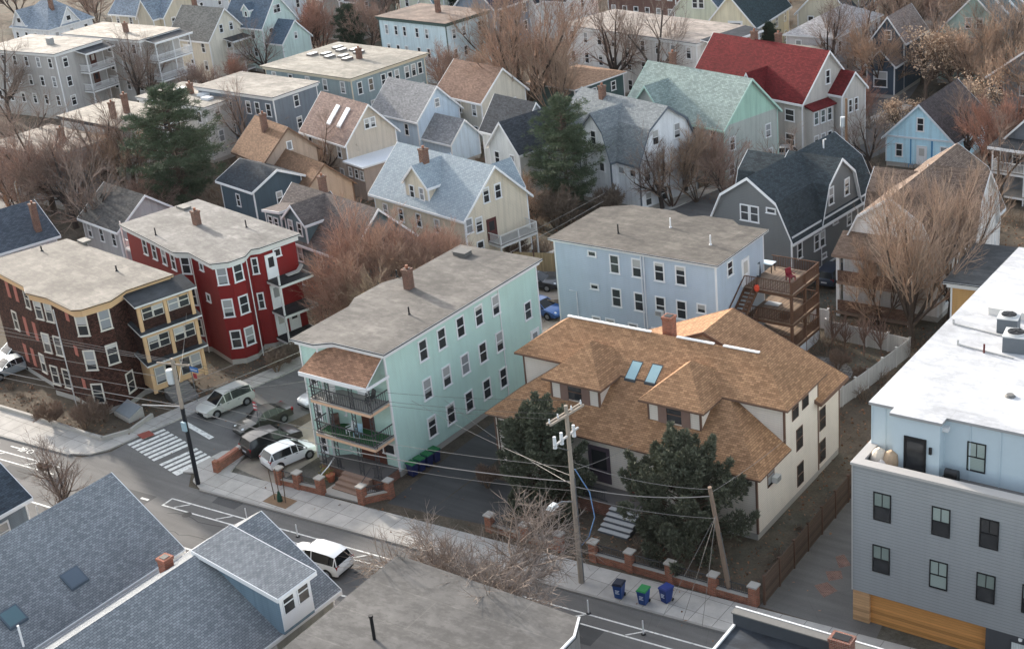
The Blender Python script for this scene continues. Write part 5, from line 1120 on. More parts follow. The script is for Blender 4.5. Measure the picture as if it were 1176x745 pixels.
tree('red', 'reddish twiggy bare tree nearest the red house porches', (-82.8, 80.5), .7, .75)
tree('round2', 'low twiggy bare tree behind the left edge of the mint roof', (-76.0, 82.5), .72, .85)
tree('vase2', 'tall multi-stemmed tan bare tree in front of the weathered gambrel house', tp(1048, 398), 1.0, .92, 1.0)
tree('vase2', 'tan bare tree against the right side of the weathered gambrel house', tp(1090, 360), .95, .7, 3.0)
tree('round2', 'low spreading tan bare tree in front of the weathered gambrel porch', tp(1010, 378), .72, .6)
tree('twisty', 'big pale twisted bare street tree rising behind the near flat roof', (-42.7, 50.1), .98, 1.08, .8)
tree('twisty2', 'small pale twisted street tree left of the big one, before the driveway', (-46.2, 50.4), .62, .6, 2.8)
tree('open2', 'brownish bare street tree beyond the near blue-grey roof at the left', (-79.5, 48.6), .6, .62, .2)
tree('open', 'big-limbed bare tree in front of the upper-left grey triple-decker', tp(14, 142), 1.0)
tree('open2', 'dark bare tree before the triple white porches at the upper left', tp(160, 116), .98, .9)
tree('open3', 'thin bare tree right beside the dark one before the triple white porches', tp(175, 112), .8, .7)
tree('open3', 'brown bare tree left of the house with two tall chimneys', tp(60, 232), 1.05, 1.1)
tree('open', 'grey bare tree behind the corner of the brown triple-decker roof', tp(104, 292), .95, .9, 1.4)
tree('open2', 'bare tree rising beside the lavender-grey gabled house', tp(88, 262), .95, 1.0, 4.0)
tree('round', 'bushy grey-brown bare tree at the left edge above the low dark roof', tp(30, 250), .95, 1.0)
tree('round2', 'bushy bare tree between the lavender-grey house and the pine', tp(150, 228), .85, .95)
tree('round', 'bushy bare tree left of the big pine trunk', tp(176, 262), .6, .8)
tree('open3', 'slender bare tree in front of the off-white flat-roofed house', tp(285, 178), .85, .7)
tree('open3', 'slender bare tree beside the brown lower roof of the orange-brown house', tp(374, 214), .72, .6)
tree('round2', 'twiggy bare tree on the brown lower roof edge behind the teal dormers', tp(362, 212), .55, .6)
tree('open2', 'bare tree before the left half of the long white house', tp(706, 114), 1.2, 1.0, .5)
tree('open', 'bare tree before the right half of the long white house', tp(758, 116), 1.15, 1.0, 2.5)
tree('open2', 'tall bare tree in front of the pale lilac house', tp(953, 104), 1.08, .9)
tree('open3', 'bare tree between the pale lilac house and the navy house', tp(992, 92), .95, .8)
tree('round2', 'pink-brown bare tree beside the grey-white gambrel house', tp(772, 238), .85, .8)
tree('open2', 'dark bare tree between the gambrel house and the pale green house', tp(760, 226), .7, .7)
tree('round', 'twiggy bare tree in front of the pale green house', tp(836, 232), .78, .85)
tree('oak', 'tan-leaved oak left of the mint-walled house with skylights', tp(1062, 120), .8, .8)
tree('oak', 'tan-leaved oak in front of the mint-walled house with skylights', tp(1098, 120), .8, .85, 2.0)
tree('oak', 'low tan-leaved oak right of the small navy house', tp(1040, 156), .45, .6, 4.0)
tree('oak', 'tan-leaved oak behind the sky blue cottage', tp(1108, 146), .6, .8, 5.0)
tree('red', 'dense red-brown bare tree right of the sky blue cottage', tp(1140, 214), 1.0, .8)
tree('red', 'orange-brown bushy tree left of the sky blue cottage', tp(985, 148), .6, .7)
tree('round2', 'pale tan bare tree at the right edge above the red-brown one', tp(1165, 140), 1.05, 1.1)
tree('round2', 'tan bushy tree between the oak and the right edge', tp(1130, 120), .95, 1.0)
for k, (u, v, key, s_, lb) in enumerate(((1000, 60, 'open3', 1.0, 'bare tree above the navy house, left of the small parked car'), (1040, 62, 'vase2', 1.0, 'upright bare tree right above the navy house'), (975, 40, 'open', 1.0, 'bare tree behind the pale lilac house roof'), (1030, 28, 'open2', 1.0, 'bare tree at the top edge left of the far parked car'), (1085, 24, 'round', .9, 'twiggy tree at the top edge right of the far parked car'),
        (440, 42, 'round', 1.1, 'grey-brown twiggy tree left of the pale aqua box house'), (470, 30, 'open2', 1.0, 'bare tree behind the brown flat roof of the aqua box house'), (425, 60, 'round', 1.0, 'reddish twiggy tree beside the dark green fir'), (370, 66, 'red', 1.0, 'reddish bare tree right of the aqua house'), (390, 30, 'open', 1.0, 'bare tree before the grey-brown house at the top'), (345, 60, 'round', .8, 'low reddish tree at the right wing of the aqua house'),
        (20, 18, 'round', 1.3, 'brown twiggy tree in the top left corner'), (112, 30, 'round', 1.1, 'brown twiggy tree right of the white hipped house'), (100, 12, 'open', 1.1, 'bare tree at the top edge behind the white hipped house'), (308, 92, 'open2', .75, 'dark bare tree in front of the aqua house right wing'), (520, 122, 'round', .8, 'grey twiggy tree below the aqua box house'), (545, 112, 'round2', .75, 'tan twiggy tree between the aqua box house and the vase-shaped tree'),
        (1120, 60, 'round2', .9, 'tan twiggy tree below the corner of the skylight roof'), (940, 20, 'open3', 1.0, 'bare tree at the top edge right of the beige house'), (640, 262, 'shrub2', 2.0, 'grey-brown shrub clump below the second pine'), (612, 262, 'round2', .55, 'low bare tree beside the small balcony of the cream house'), (1110, 180, 'open2', .8, 'dark bare tree in front of the red-brown one at the right'), (1150, 235, 'open3', .7, 'bare tree by the white-posted porch at the right edge'),
        (1012, 100, 'round2', .9, 'tan twiggy tree right of the navy house, lower of two'), (1060, 96, 'open3', 1.0, 'branchy bare tree rising through the tan oaks'), (1118, 96, 'round', .9, 'grey twiggy tree below the skylight roof gable'), (1158, 92, 'vase2', .9, 'upright tan tree at the right edge under the skylight roof'), (1172, 66, 'round2', 1.0, 'tan twiggy tree at the right edge beside the skylight roof'), (1050, 46, 'round', 1.0, 'brown twiggy tree just below the far parked car'), (1018, 14, 'round2', 1.0, 'brown twiggy tree at the top edge above the navy house'), (968, 112, 'round', .5, 'low brown thicket in front of the pale lilac house'),
        (40, 205, 'open', 1.0, 'wide grey bare tree low at the left edge, above the dark roof'), (118, 216, 'open2', 1.0, 'grey bare tree screening the lavender-grey gable'), (84, 214, 'round', 1.0, 'thick twiggy tree between the plain flat roof and the lavender-grey house'), (150, 196, 'open3', .8, 'thin bare tree in front of the two-chimney house corner'), (242, 112, 'round', .6, 'low twiggy thicket below the pale yellow house'), (275, 104, 'red', .55, 'low reddish thicket below the aqua house'), (10, 236, 'round', .9, 'twiggy tree at the left edge beside the leaning timber pole'),
        (500, 20, 'round', 1.0, 'twiggy tree at the top edge left of the dark evergreen crown'), (575, 92, 'vase2', .9, 'slimmer bare tree left of the big vase-shaped one'), (905, 226, 'open3', .6, 'small bare tree behind the dark grey gambrel roof'), (800, 232, 'round2', .6, 'low twiggy tree between the two middle gambrel houses'), (700, 250, 'shrub2', 1.6, 'grey shrub clump beside the grey-white gambrel house'), (1000, 200, 'open2', .6, 'dark bare tree left of the sky blue cottage front'))):
    tree(key, lb, tp(u, v), s_, None, None)
for k, (u, v, s_) in enumerate(((955, 402, .95), (970, 404, .8), (992, 408, .95), (1012, 412, .85))):
    tree('sapling', ('leftmost', 'second from the left', 'third from the left', 'rightmost')[k]+' of four bare saplings along the white fence', tp(u, v), s_, s_, None, 'saplings along the white fence', 'sapling', 'sapling')
for u, v, s_, lb in ((62, 486, 1.0, 'brown scrub bush at the foot of the brown triple-decker, left of the corner'), (98, 492, 1.05, 'brown scrub bush in the front bed of the brown triple-decker'), (122, 484, .8, 'brown scrub bush nearest the cellar hatch'), (52, 545, .45, 'tiny bare shrub in the left sidewalk tree pit'), (318, 428, .9, 'bare shrub beside the red house steps'), (962, 425, .7, 'round russet shrub beside the brick patio'), (986, 436, .55, 'low russet shrub inside the angled white fence'), (560, 560, .7, 'brown shrub in front of the left end of the long cream house'), (725, 590, .6, 'grey shrub beside the cream house front steps'), (600, 300, 1.1, 'brown shrub behind the parked dark car in the back lot')):
    tree('shrub', lb, tp(u, v), s_, None, None, None, 'shrub')
tree('shrub2', 'dark hedge-like shrub under the red house porch', (-83.8, 75.0), .9, .9, None, None, 'shrub')
# ------------------------------------------------------------------ undergrowth in the back yards
rng = random.Random(99); U = TB()
def on_street(x, y):
    v = Vector((x, y))-RO
    if v.dot(RN) < 2.9: return True
    q = Vector((x, y))-Vector((-84.2, 65)); t = q.dot(SN)
    if -2.2 < t < 9.2 and q.dot(SE) < 60: return True
    if -66.5 < x < -52 and y < 84: return True
    if -76 < x < -66 and (59 < y < 74 or 85 < y < 101): return True
    if -33.6 < x < -28 and y < 77: return True
    if (Vector((x, y))-Vector((PATC.x-.8, PATC.y))).length < 3.2: return True
    return False
n = 0
while n < 1500:
    x = rng.uniform(-215, -26); y = rng.uniform(60, 215)
    if inside_house(x, y) or on_street(x, y): continue
    n += 1; s_ = rng.uniform(.5, 1.5)*(1.0 if y > 80 else .55)
    for k in range(26):
        a = rng.uniform(0, 6.28); d = Vector((math.cos(a)*rng.uniform(.1, .9), math.sin(a)*rng.uniform(.1, .9), 1)).normalized(); p = Vector((x+rng.gauss(0, .3)*s_, y+rng.gauss(0, .3)*s_, 0))
        L = s_*rng.uniform(.5, 1.4); m_ = p+d*L*.6; U.tube([p, m_, m_+rnd_dir(d, .4, rng)*L*.5], .018, .006, 3)
        for q in range(3): U.tube([m_, m_+rnd_dir(d, .7, rng)*L*.45], .01, .004, 3)
o = bpy.data.objects.new('undergrowth', U.data('undergrowth', bark((120, 102, 86), .45))); COL.objects.link(o); tag(o, 'brown leafless undergrowth filling the gaps between the back yards', 'undergrowth', kind='stuff')
L_ = TB(); n = 0
while n < 14000:
    x = rng.uniform(-110, -28); y = rng.uniform(58, 130)
    if inside_house(x, y, .1) or (on_street(x, y) and rng.random() > .04): continue
    n += 1; L_.leaf(Vector((x, y, .03 if not on_street(x, y) else .15)), (rng.gauss(0, 1), rng.gauss(0, 1), .25), rng.uniform(.08, .2), rng.uniform(.1, .28), rng)
o = bpy.data.objects.new('leaf_litter', L_.data('leaf_litter', foliage((136, 96, 70), .55))); COL.objects.link(o); tag(o, 'brown fallen leaves scattered over the yards', 'fallen leaves', kind='stuff')
# ------------------------------------------------------------------ cars
TYRE = plain((30, 30, 32), .8, .1); RIM = plain((150, 152, 156), .35, .1, spec=.5, metal=.7); CGL = NB('car_glass').done((.010, .012, .014), .08, .4)
LAMP = plain((215, 220, 224), .15, .05, spec=.6); TAIL = plain((150, 20, 24), .25, .1, spec=.5); PLATE = plain((205, 208, 210), .5, .05)
def wheel_meshes():
    t = MB(); t.tube([(0, -.11, 0), (0, -.09, 0), (0, .09, 0), (0, .11, 0)], [.29, .335, .335, .29], 20); r = MB(); r.tube([(0, -.118, 0), (0, -.1, 0)], [.2, .215], 16)
    for k in range(5): a = k*1.257; r.bar((0, -.122, 0), (.19*math.cos(a), -.122, .19*math.sin(a)), .06, .012)
    return t.data('tyre', TYRE), r.data('rim', RIM)
WT, WR = wheel_meshes()
CARP = {
 'suv': dict(W=.92, st=[(-2.30, .80, .46, .90, .93, .74), (-2.24, .90, .32, 1.02, 1.05, .82), (-2.02, .92, .28, 1.06, 1.56, .64), (-1.5, .92, .26, 1.06, 1.67, .68), (-.2, .92, .26, 1.04, 1.69, .68), (.42, .92, .26, 1.02, 1.60, .66), (1.22, .92, .27, .99, 1.02, .78), (1.95, .90, .30, .90, .93, .74), (2.22, .84, .34, .78, .80, .70), (2.33, .68, .42, .62, .64, .56)], cab=(2, 5), rear=1, ws=5, wx=(1.38, -1.42)),
 'hatch': dict(W=.86, st=[(-2.0, .76, .44, .86, .89, .7), (-1.95, .84, .30, .98, 1.0, .76), (-1.62, .86, .26, 1.0, 1.44, .6), (-1.2, .86, .24, 1.0, 1.52, .64), (-.1, .86, .24, .97, 1.54, .64), (.42, .86, .24, .95, 1.46, .62), (1.2, .86, .25, .92, .95, .72), (1.72, .84, .28, .82, .84, .68), (1.95, .78, .32, .7, .72, .62), (2.05, .62, .4, .56, .58, .5)], cab=(2, 5), rear=1, ws=5, wx=(1.25, -1.25)),
 'sedan': dict(W=.90, st=[(-2.4, .74, .42, .84, .86, .66), (-2.32, .86, .30, .94, .96, .72), (-1.72, .90, .26, .97, 1.0, .74), (-1.0, .90, .25, .97, 1.38, .60), (-.3, .90, .25, .96, 1.44, .62), (.2, .90, .25, .94, 1.40, .61), (1.0, .90, .25, .91, .94, .74), (1.85, .88, .28, .82, .84, .70), (2.22, .82, .32, .70, .72, .64), (2.36, .64, .40, .56, .58, .5)], cab=(3, 5), rear=2, ws=5, wx=(1.42, -1.38))}
CARM = {}
def car_meshes(kind, paint):
    key = (kind, paint.name)
    if key in CARM: return CARM[key]
    c = CARP[kind]; st = c['st']; W = c['W']; B, G = MB(), MB(); ring = []
    for x, w, zb, zl, zt, wt in st:
        ring.append([(x, 0, zb), (x, w*.9, zb), (x, w, (zb+zl)*.5), (x, w*.965, zl), (x, wt, zt), (x, 0, zt+.02)])
    mir = lambda p: (p[0], -p[1], p[2])
    for i in range(len(st)-1):
        for k in range(5):
            q = [ring[i][k], ring[i+1][k], ring[i+1][k+1], ring[i][k+1]]
            glass = (k == 3 and c['cab'][0] <= i < c['cab'][1]) or (k in (3, 4) and i == c['ws']) or (k in (3, 4) and i == c['rear'])
            if k == 4 and c['cab'][0] <= i < c['cab'][1]: glass = False
            for sgn in (1, -1):
                p = q if sgn == 1 else [mir(v) for v in reversed(q)]
                (G if glass else B).poly(p)
    for r in (ring[0], ring[-1]): B.poly(r+[mir(v) for v in reversed(r[1:-1])])
    for i in sorted({c['cab'][0], (c['cab'][0]+c['cab'][1]+1)//2, c['cab'][1]}):
        for sgn in (1, -1):
            a = ring[i][3]; b = ring[i][4]; B.bar((a[0], a[1]*sgn*.995, a[2]), (b[0], b[1]*sgn*1.005, b[2]), .06, .02)
    for sgn in (1, -1):
        for i in range(c['cab'][0], c['cab'][1]): B.bar((ring[i][4][0], ring[i][4][1]*sgn, ring[i][4][2]), (ring[i+1][4][0], ring[i+1][4][1]*sgn, ring[i+1][4][2]), .05, .03)
        for i in (c['ws'], c['rear']): B.bar((ring[i][4][0], ring[i][4][1]*sgn, ring[i][4][2]), (ring[i+1][4][0], ring[i+1][4][1]*sgn, ring[i+1][4][2]), .06, .03)
    def sm(mb, name, mat, weld=True):
        me = mb.data(name, mat); bm = bmesh.new(); bm.from_mesh(me); bmesh.ops.remove_doubles(bm, verts=bm.verts[:], dist=.002); bmesh.ops.recalc_face_normals(bm, faces=bm.faces[:]); bm.to_mesh(me); bm.free()
        for p in me.polygons: p.use_smooth = True
        me.set_sharp_from_angle(angle=R_(32)); return me
    CARM[key] = (sm(B, 'body', paint), sm(G, 'window', CGL)); return CARM[key]
def car(label, xy, head, rgb, kind, metal=.3, rails=False, group=None):
    paint = carpaint(rgb, metal); c = CARP[kind]; st = c['st']; W = c['W']
    t = thing('parked_car', label, 'car', (xy[0], xy[1], .012), R_(head), group); b, g = car_meshes(kind, paint)
    obj('body', b, t); obj('window', g, t)
    for x in c['wx']:
        for s_ in (1, -1):
            w = empty('wheel', (x, s_*(W-.1), .33), math.pi if s_ > 0 else 0); setp(w, t); obj('tyre', WT, w); obj('rim', WR, w)
            m = MB(); m.tube([(x, s_*(W-.03), .35), (x, s_*(W+.004), .35)], .385, 18); m.build('wheel_arch', TYRE, t)
    f, r = st[-2], st[1]
    for s_ in (1, -1):
        m = MB(); m.hexa([(f[0]-.30, s_*.84*W, .66), (f[0]+.03, s_*.62*W, .60), (f[0]-.02, s_*.5*W, .60), (f[0]-.1, s_*.5*W, .62)], [(f[0]-.34, s_*.86*W, .80), (f[0]+.0, s_*.66*W, .745), (f[0]-.02, s_*.48*W, .75), (f[0]-.16, s_*.5*W, .80)]); m.build('headlight', LAMP, t)
        m = MB(); m.box(r[0]-.035, s_*.62*W, r[3]-.2, r[0]+.16, s_*.955*W, r[3]+.02); m.build('taillight', TAIL, t)
        m = MB(); x = st[c['ws']+1][0]-.3; m.box(x-.06, s_*W*.96, .98, x+.06, s_*(W+.16), 1.12); m.build('mirror', paint, t)
        if rails: m = MB(); m.bar((-1.6, s_*.64, st[3][4]+.05), (.3, s_*.62, st[4][4]+.02), .04); m.build('roof_rail', METAL, t)
        for dx in (-.75, .25): m = MB(); m.box(dx-.09, s_*W*.985, .86, dx+.09, s_*(W*.985+.035), .9); m.build('door_handle', METAL, t)
    m = MB(); m.box(st[0][0]-.03, -.26, .62, st[0][0], .26, .74); m.build('license_plate', PLATE, t)
    m = MB(); m.box(f[0]+.03, -.42, .42, f[0]+.115, .42, .6); m.build('grille', TYRE, t)
    m = MB(); m.box(st[0][0]+.02, -W*.82, .3, st[0][0]+.2, W*.82, .44); m.box(st[-1][0]-.2, -W*.74, .26, st[-1][0]-.01, W*.74, .4); m.build('bumper_trim', TYRE, t)
    return t
HS = 258  # heading of cars facing down the side street
car('silver SUV with roof rails parked on the far kerb of the side street', (-82.45, 66.5), HS, (196, 196, 190), 'suv', .15, True)
car('dark olive-grey sedan parked nose-down by the crosswalk on the side street', (-77.45, 65.7), HS, (60, 61, 56), 'sedan', .1)
car('silver sedan half hidden by the left corner of the mint triple-decker', (-76.0, 71.4), HS, (186, 190, 192), 'sedan', .5)
car('black SUV backed into the small lot next to the brick wall', (-74.2, 63.4), 75, (24, 25, 28), 'suv', 0.0)
car('white hatchback in the small lot beside the brick pier', (-71.5, 62.5), 74, (222, 224, 226), 'hatch', 0.0)
car('white SUV on the main road, beyond the dormered near house', (-59.7, 53.05), 184, (226, 227, 228), 'suv', 0.0)
car('blue car partly under a pale cover in the back lot', (-69.6, 92.6), -8, (40, 92, 160), 'sedan', .3)
m = MB(); m.hexa([(-71.6, 91.9, .9), (-70.6, 91.6, .9), (-70.4, 93.5, .9), (-71.4, 93.6, .9)], [(-71.4, 92.1, 1.45), (-70.8, 91.9, 1.5), (-70.6, 93.2, 1.5), (-71.2, 93.3, 1.45)]); tag(m.build('tarp', plain((176, 196, 206), .8, .15, 4)), 'pale blue cover crumpled over the windscreen of the blue car', 'car cover')
car('dark car parked behind the blue one in the back lot', (-73.6, 97.4), 12, (40, 42, 48), 'sedan')
car('pale silver car by the left wall of the dark grey gambrel house', tp(938, 252), 100, (190, 196, 202), 'sedan', .4)
car('white car parked below the red-roofed house', tp(906, 182), 20, (206, 208, 210), 'sedan', .2)
car('dark blue car in the gap between the two gambrel houses', tp(958, 322), 92, (52, 64, 84), 'suv')
car('pale blue car on the back street right of the red-roofed house', tp(974, 108), 65, (160, 186, 204), 'sedan', .4)
car('white car farther along the back street beside the orange shrubs', tp(983, 96), 65, (206, 212, 216), 'suv', .3)
car('small distant grey car near the top edge right of centre', tp(1065, 14), 20, (130, 132, 138), 'suv', .4)
car('silver car parked at the far left beside the brown triple-decker', tp(14, 428), 258, (176, 186, 192), 'sedan', .4)
car('pale car at the far left behind the silver one', tp(22, 412), 258, (168, 186, 196), 'suv', .4)
# ------------------------------------------------------------------ wheeled bins
def bin_(label, xy, rz, body, lid, group, open_=0.0, mark=True):
    t = thing('wheeled_bin', label, 'bin', (xy[0], xy[1], .13), R_(rz), group); B_ = plain(body, .5, .1); 
    m = MB(); m.hexa([(-.22, -.27, .05), (.22, -.27, .05), (.22, .2, .05), (-.22, .2, .05)], [(-.29, -.36, .98), (.29, -.36, .98), (.29, .34, .98), (-.29, .34, .98)]); m.box(-.31, -.38, .93, .31, .36, .99); m.build('body', B_, t)
    m = MB(); m.hexa([(-.32, -.4, .992), (.32, -.4, .992), (.32, .38, .992), (-.32, .38, .992)], [(-.26, -.34, 1.07+open_), (.26, -.34, 1.07+open_), (.28, .36, 1.06), (-.28, .36, 1.06)]); m.build('lid', plain(lid, .5, .1), t)
    for s_ in (-1, 1): m = MB(); m.tube([(s_*.2, .25, .11), (s_*.26, .25, .11)], .11, 12); m.build('wheel', TYRE, t)
    m = MB(); m.tube([(-.26, .42, .93), (.26, .42, .93)], .02, 6); m.build('handle', TYRE, t)
    if mark:
        m = MB()
        for k in range(3): m.box(-.13, -.352+.0, .62-.1*k, .13-.05*(k % 2), -.325, .665-.1*k)
        m.build('printed_mark', plain((190, 200, 214)), t)
    return t
BB = (36, 72, 140)
bin_('dark blue bin with a dark lid, leftmost of the three at the kerb', tp(712, 687), 10, BB, (34, 40, 58), 'bins at the kerb', .06)
bin_('blue bin with a green lid, middle of the three at the kerb', tp(740, 694), 4, BB, (34, 128, 66), 'bins at the kerb')
bin_('dark blue bin with a navy lid, rightmost of the three at the kerb', tp(766, 692), -12, (34, 60, 128), (40, 58, 130), 'bins at the kerb', .03)
for k in range(4): bin_(('first', 'second', 'third', 'fourth')[k]+' from the road of the green-lidded bins lined against the mint wall', (-61.6+.06*k, 64.9+.78*k), 84, (36, 44, 92), (26, 104, 56), 'green-lidded bins beside the mint house', 0, False)
t = thing('barrel', 'blue plastic barrel behind the mint triple-decker', 'barrel', (*tp(605, 386), 0)); m = MB(); m.tube([(0, 0, 0), (0, 0, .1), (0, 0, .45), (0, 0, .8), (0, 0, .9)], [.27, .29, .31, .29, .26], 14); m.build('drum', plain((34, 74, 160), .5, .1), t); m = MB(); m.cyl(0, 0, .9, .93, .24, .24, 14); m.build('lid', DARKM, t)
# ------------------------------------------------------------------ utility poles and wires
WOOD = bark((150, 138, 124), .25); INS = plain((205, 208, 210), .4, .1)
pC = P(668, 670); pL = P(228, 557); pR = P(839, 684)
ax = Vector((-RN.x, -RN.y)); 
t = thing('utility_pole', 'tall grey wooden utility pole with double crossarm in front of the long cream house', 'utility pole', (pC.x, pC.y, 0))
m = MB(); m.tube([(0, 0, 0), (0, 0, 6), (0, 0, 12.3)], [.19, .165, .12], 10); m.build('pole', WOOD, t)
a2 = (P(669, 454, 11.7)-P(631, 477, 11.7)).normalized()
CA = []
for z in (11.75,):
    for o in (-.13, .13):
        m = MB(); n2 = Vector((-a2.y, a2.x))*o; m.bar((-a2.x*1.6+n2.x, -a2.y*1.6+n2.y, z), (a2.x*1.4+n2.x, a2.y*1.4+n2.y, z), .1, .13); m.build('crossarm', WOOD, t)
    for d in (-1.5, -.75, .45, 1.3): m = MB(); m.cyl(a2.x*d, a2.y*d, z+.07, z+.33, .06, .04, 8); m.build('insulator', INS, t); CA.append((pC.x+a2.x*d, pC.y+a2.y*d, z+.33))
m = MB(); m.bar((-a2.x*1.3, -a2.y*1.3, 10.2), (a2.x*.9, a2.y*.9, 10.45), .12, .1); m.build('equipment_arm', plain((176, 176, 174)), t)
for d in (-1.15, -.55, .55): m = MB(); m.tube([(a2.x*d-.05, a2.y*d, 10.0), (a2.x*d-.05, a2.y*d, 10.75)], [.13, .1], 10); m.build('cutout', INS, t)
m = MB(); m.bar((0, 0, 9.3), (-a2.x*1.2, -a2.y*1.2, 10.15), .05); m.build('brace', METAL, t)
m = MB(); m.tube([(.0, -.1, 5.9), (-.3, -.8, 6.2), (-.45, -1.3, 6.2)], .04, 6); o = m.build('lamp_arm', METAL, t)
m = MB(); m.hexa([(-.75, -1.9, 6.1), (-.25, -1.9, 6.1), (-.25, -1.2, 6.1), (-.75, -1.2, 6.1)], [(-.65, -1.75, 6.32), (-.35, -1.75, 6.32), (-.35, -1.25, 6.32), (-.65, -1.25, 6.32)]); m.build('lamp_head', plain((206, 212, 212), .4), o)
m = MB(); m.tube([(.17, .02, .2), (.16, .02, 7.5)], .05, 6); m.build('conduit', METAL, t)
m = MB(); m.tube([(.1, .2, 8.0), (.9, .4, 6.5), (1.25, .2, 5.0), (.8, .1, 3.6), (.2, .1, 2.8)], .035, 5); m.build('drop_cable', plain((92, 130, 176), .5), t)
t = thing('utility_pole', 'corner utility pole with transformer can and dark metal foot by the crosswalk', 'utility pole', (pL.x, pL.y, 0))
m = MB(); m.tube([(0, 0, 0), (0, 0, 6.3)], [.17, .15], 10); m.build('lower_sleeve', plain((34, 36, 42), .5, .15), t)
m = MB(); m.tube([(0, 0, 6.3), (0, 0, 10.2)], [.15, .12], 10); m.build('pole', WOOD, t)
m = MB(); m.tube([(-.42, -.1, 8.2), (-.42, -.1, 8.3), (-.42, -.1, 9.2), (-.42, -.1, 9.3)], [.24, .28, .28, .22], 14); m.build('transformer', plain((186, 192, 194), .4), t)
m = MB(); m.bar((-1.3, -.35, 9.75), (1.3, .35, 9.75), .1, .12); m.build('crossarm', WOOD, t)
m = MB(); m.bar((-3.0, -1.1, 6.4), (.1, 0, 6.45), .07); m.build('cable_bracket', plain((150, 150, 150)), t)
m = MB(); m.box(-.12, -.32, 4.6, .28, -.16, 5.3); m.build('control_box', plain((150, 178, 190), .5), t)
lean = Vector((pR.x, pR.y, 0)); zt_ = 8.2; top = P(815, 559, zt_)
t = thing('utility_pole', 'short leaning brown wooden pole behind the brick fence at the right', 'utility pole', (pR.x, pR.y, 0))
m = MB(); m.tube([(0, 0, 0), (top.x-pR.x, top.y-pR.y, zt_)], [.17, .12], 10); m.build('pole', bark((132, 112, 96)), t)
m = MB(); m.tube([(.15, .05, .1), ((top.x-pR.x)*.6+.15, (top.y-pR.y)*.6, zt_*.6)], .035, 6); m.build('conduit', METAL, t)
t = thing('utility_pole', 'distant brown utility pole with transformer right of the red-roofed house', 'utility pole', (*tp(972, 204), 0)); m = MB(); m.tube([(0, 0, 0), (0, 0, 8.6)], [.16, .12], 8); m.build('pole', bark((130, 100, 76)), t); m = MB(); m.cyl(-.4, 0, 5.6, 6.6, .26, .26, 12); m.build('transformer', plain((206, 212, 214), .4), t)
t = thing('utility_pole', 'leaning grey-brown pole with a small transformer beside the aqua box house', 'utility pole', (*tp(522, 84), 0)); m = MB(); m.tube([(0, 0, 0), (-1.2, 0, 6.5)], [.14, .12], 8); m.build('pole', bark((110, 92, 80)), t); m = MB(); m.cyl(-1.5, 0, 5.2, 6.1, .24, .24, 12); m.build('transformer', plain((206, 206, 204), .4), t)
t = thing('timber_pole', 'leaning orange-brown timber pole at the left edge', 'pole', (*tp(12, 246), 0)); m = MB(); m.tube([(0, 0, 0), (-1.1, .3, 6.0)], [.22, .18], 8); m.build('pole', bark((160, 112, 78)), t)
t = thing('upright_panel', 'upright orange panel with a pale rim behind the low roof chimney at the left', 'panel', (*tp(30, 262), 3.0), R_(-40)); m = MB(); m.box(-.45, -.06, 0, .45, .06, 2.4); m.build('panel', plain((214, 136, 40), .6), t); m = MB(); m.box(-.55, -.07, -.1, -.45, .07, 2.5); m.box(.45, -.07, -.1, .55, .07, 2.5); m.box(-.55, -.07, 2.4, .55, .07, 2.5); m.build('rim', plain((200, 190, 172)), t)
WIRE = plain((136, 130, 124), .6, .05); WIRED = plain((70, 68, 66), .6, .05)
def wire(label, a, b, sag, r=.02, mat=None, name='overhead_wire'):
    a = Vector(a); b = Vector(b); n = 14; pts = [a.lerp(b, i/n)-Vector((0, 0, sag*4*(i/n)*(1-i/n))) for i in range(n+1)]
    m = MB(); m.tube(pts, r*.85, 4); o = m.build(name, mat or WIRE); tag(o, label, 'wire', 'overhead wires'); return o
LT = lambda z, d=0: (pL.x+d, pL.y+d*.27, z); CT = lambda z, d=0: (pC.x+a2.x*d, pC.y+a2.y*d, z)
far = Vector((-130, 52.3, 0))
LFT = lambda z, d=0: (far.x, far.y+d, z)
for k, (z, d) in enumerate(((9.95, -1.2), (9.95, 0.1), (9.95, 1.2), (8.6, 0), (7.4, 0), (6.5, 0), (6.0, 0))):
    wire(('topmost front', 'topmost middle', 'topmost rear', 'fourth from the top', 'fifth from the top', 'thick lower', 'lowest thin')[k]+' wire running left from the corner transformer pole past the brown house', LT(z, d), LFT(z+.4, d), .55 if k < 3 else .8, (.018, .018, .018, .022, .022, .04, .02)[k])
wire('thick bundled cable from the corner pole past the mint porches to the tall pole', LT(6.4), CT(7.2), .9, .045)
wire('thin cable just above the thick bundled cable past the mint porches', LT(7.2), CT(8.2), .7, .02)
wire('thin cable just below the thick bundled cable past the mint porches', LT(5.9), CT(6.6), 1.0, .018)
wire('upper power line from the corner transformer pole to the double crossarm, front', LT(9.95, -1.2), CA[0], .8, .014, WIRED)
wire('upper power line from the corner transformer pole to the double crossarm, middle', LT(9.95, 0), CA[1], .8, .014, WIRED)
wire('upper power line from the corner transformer pole to the double crossarm, rear', LT(9.95, 1.2), CA[3], .8, .014, WIRED)
TR = (top.x, top.y, zt_-.5)
wire('thick pale cable from the tall pole to the short leaning pole', CT(6.9), (top.x, top.y, zt_-.6), .35, .04)
wire('thin cable under the thick pale cable between the tall pole and the leaning pole', CT(6.3), (top.x+.2, top.y, zt_-2.0), .3, .018)
wire('highest cable from the tall pole to the tip of the leaning pole', CT(8.6), (top.x, top.y, zt_-.15), .4, .02)
g1 = P(823, 592, 7.0)
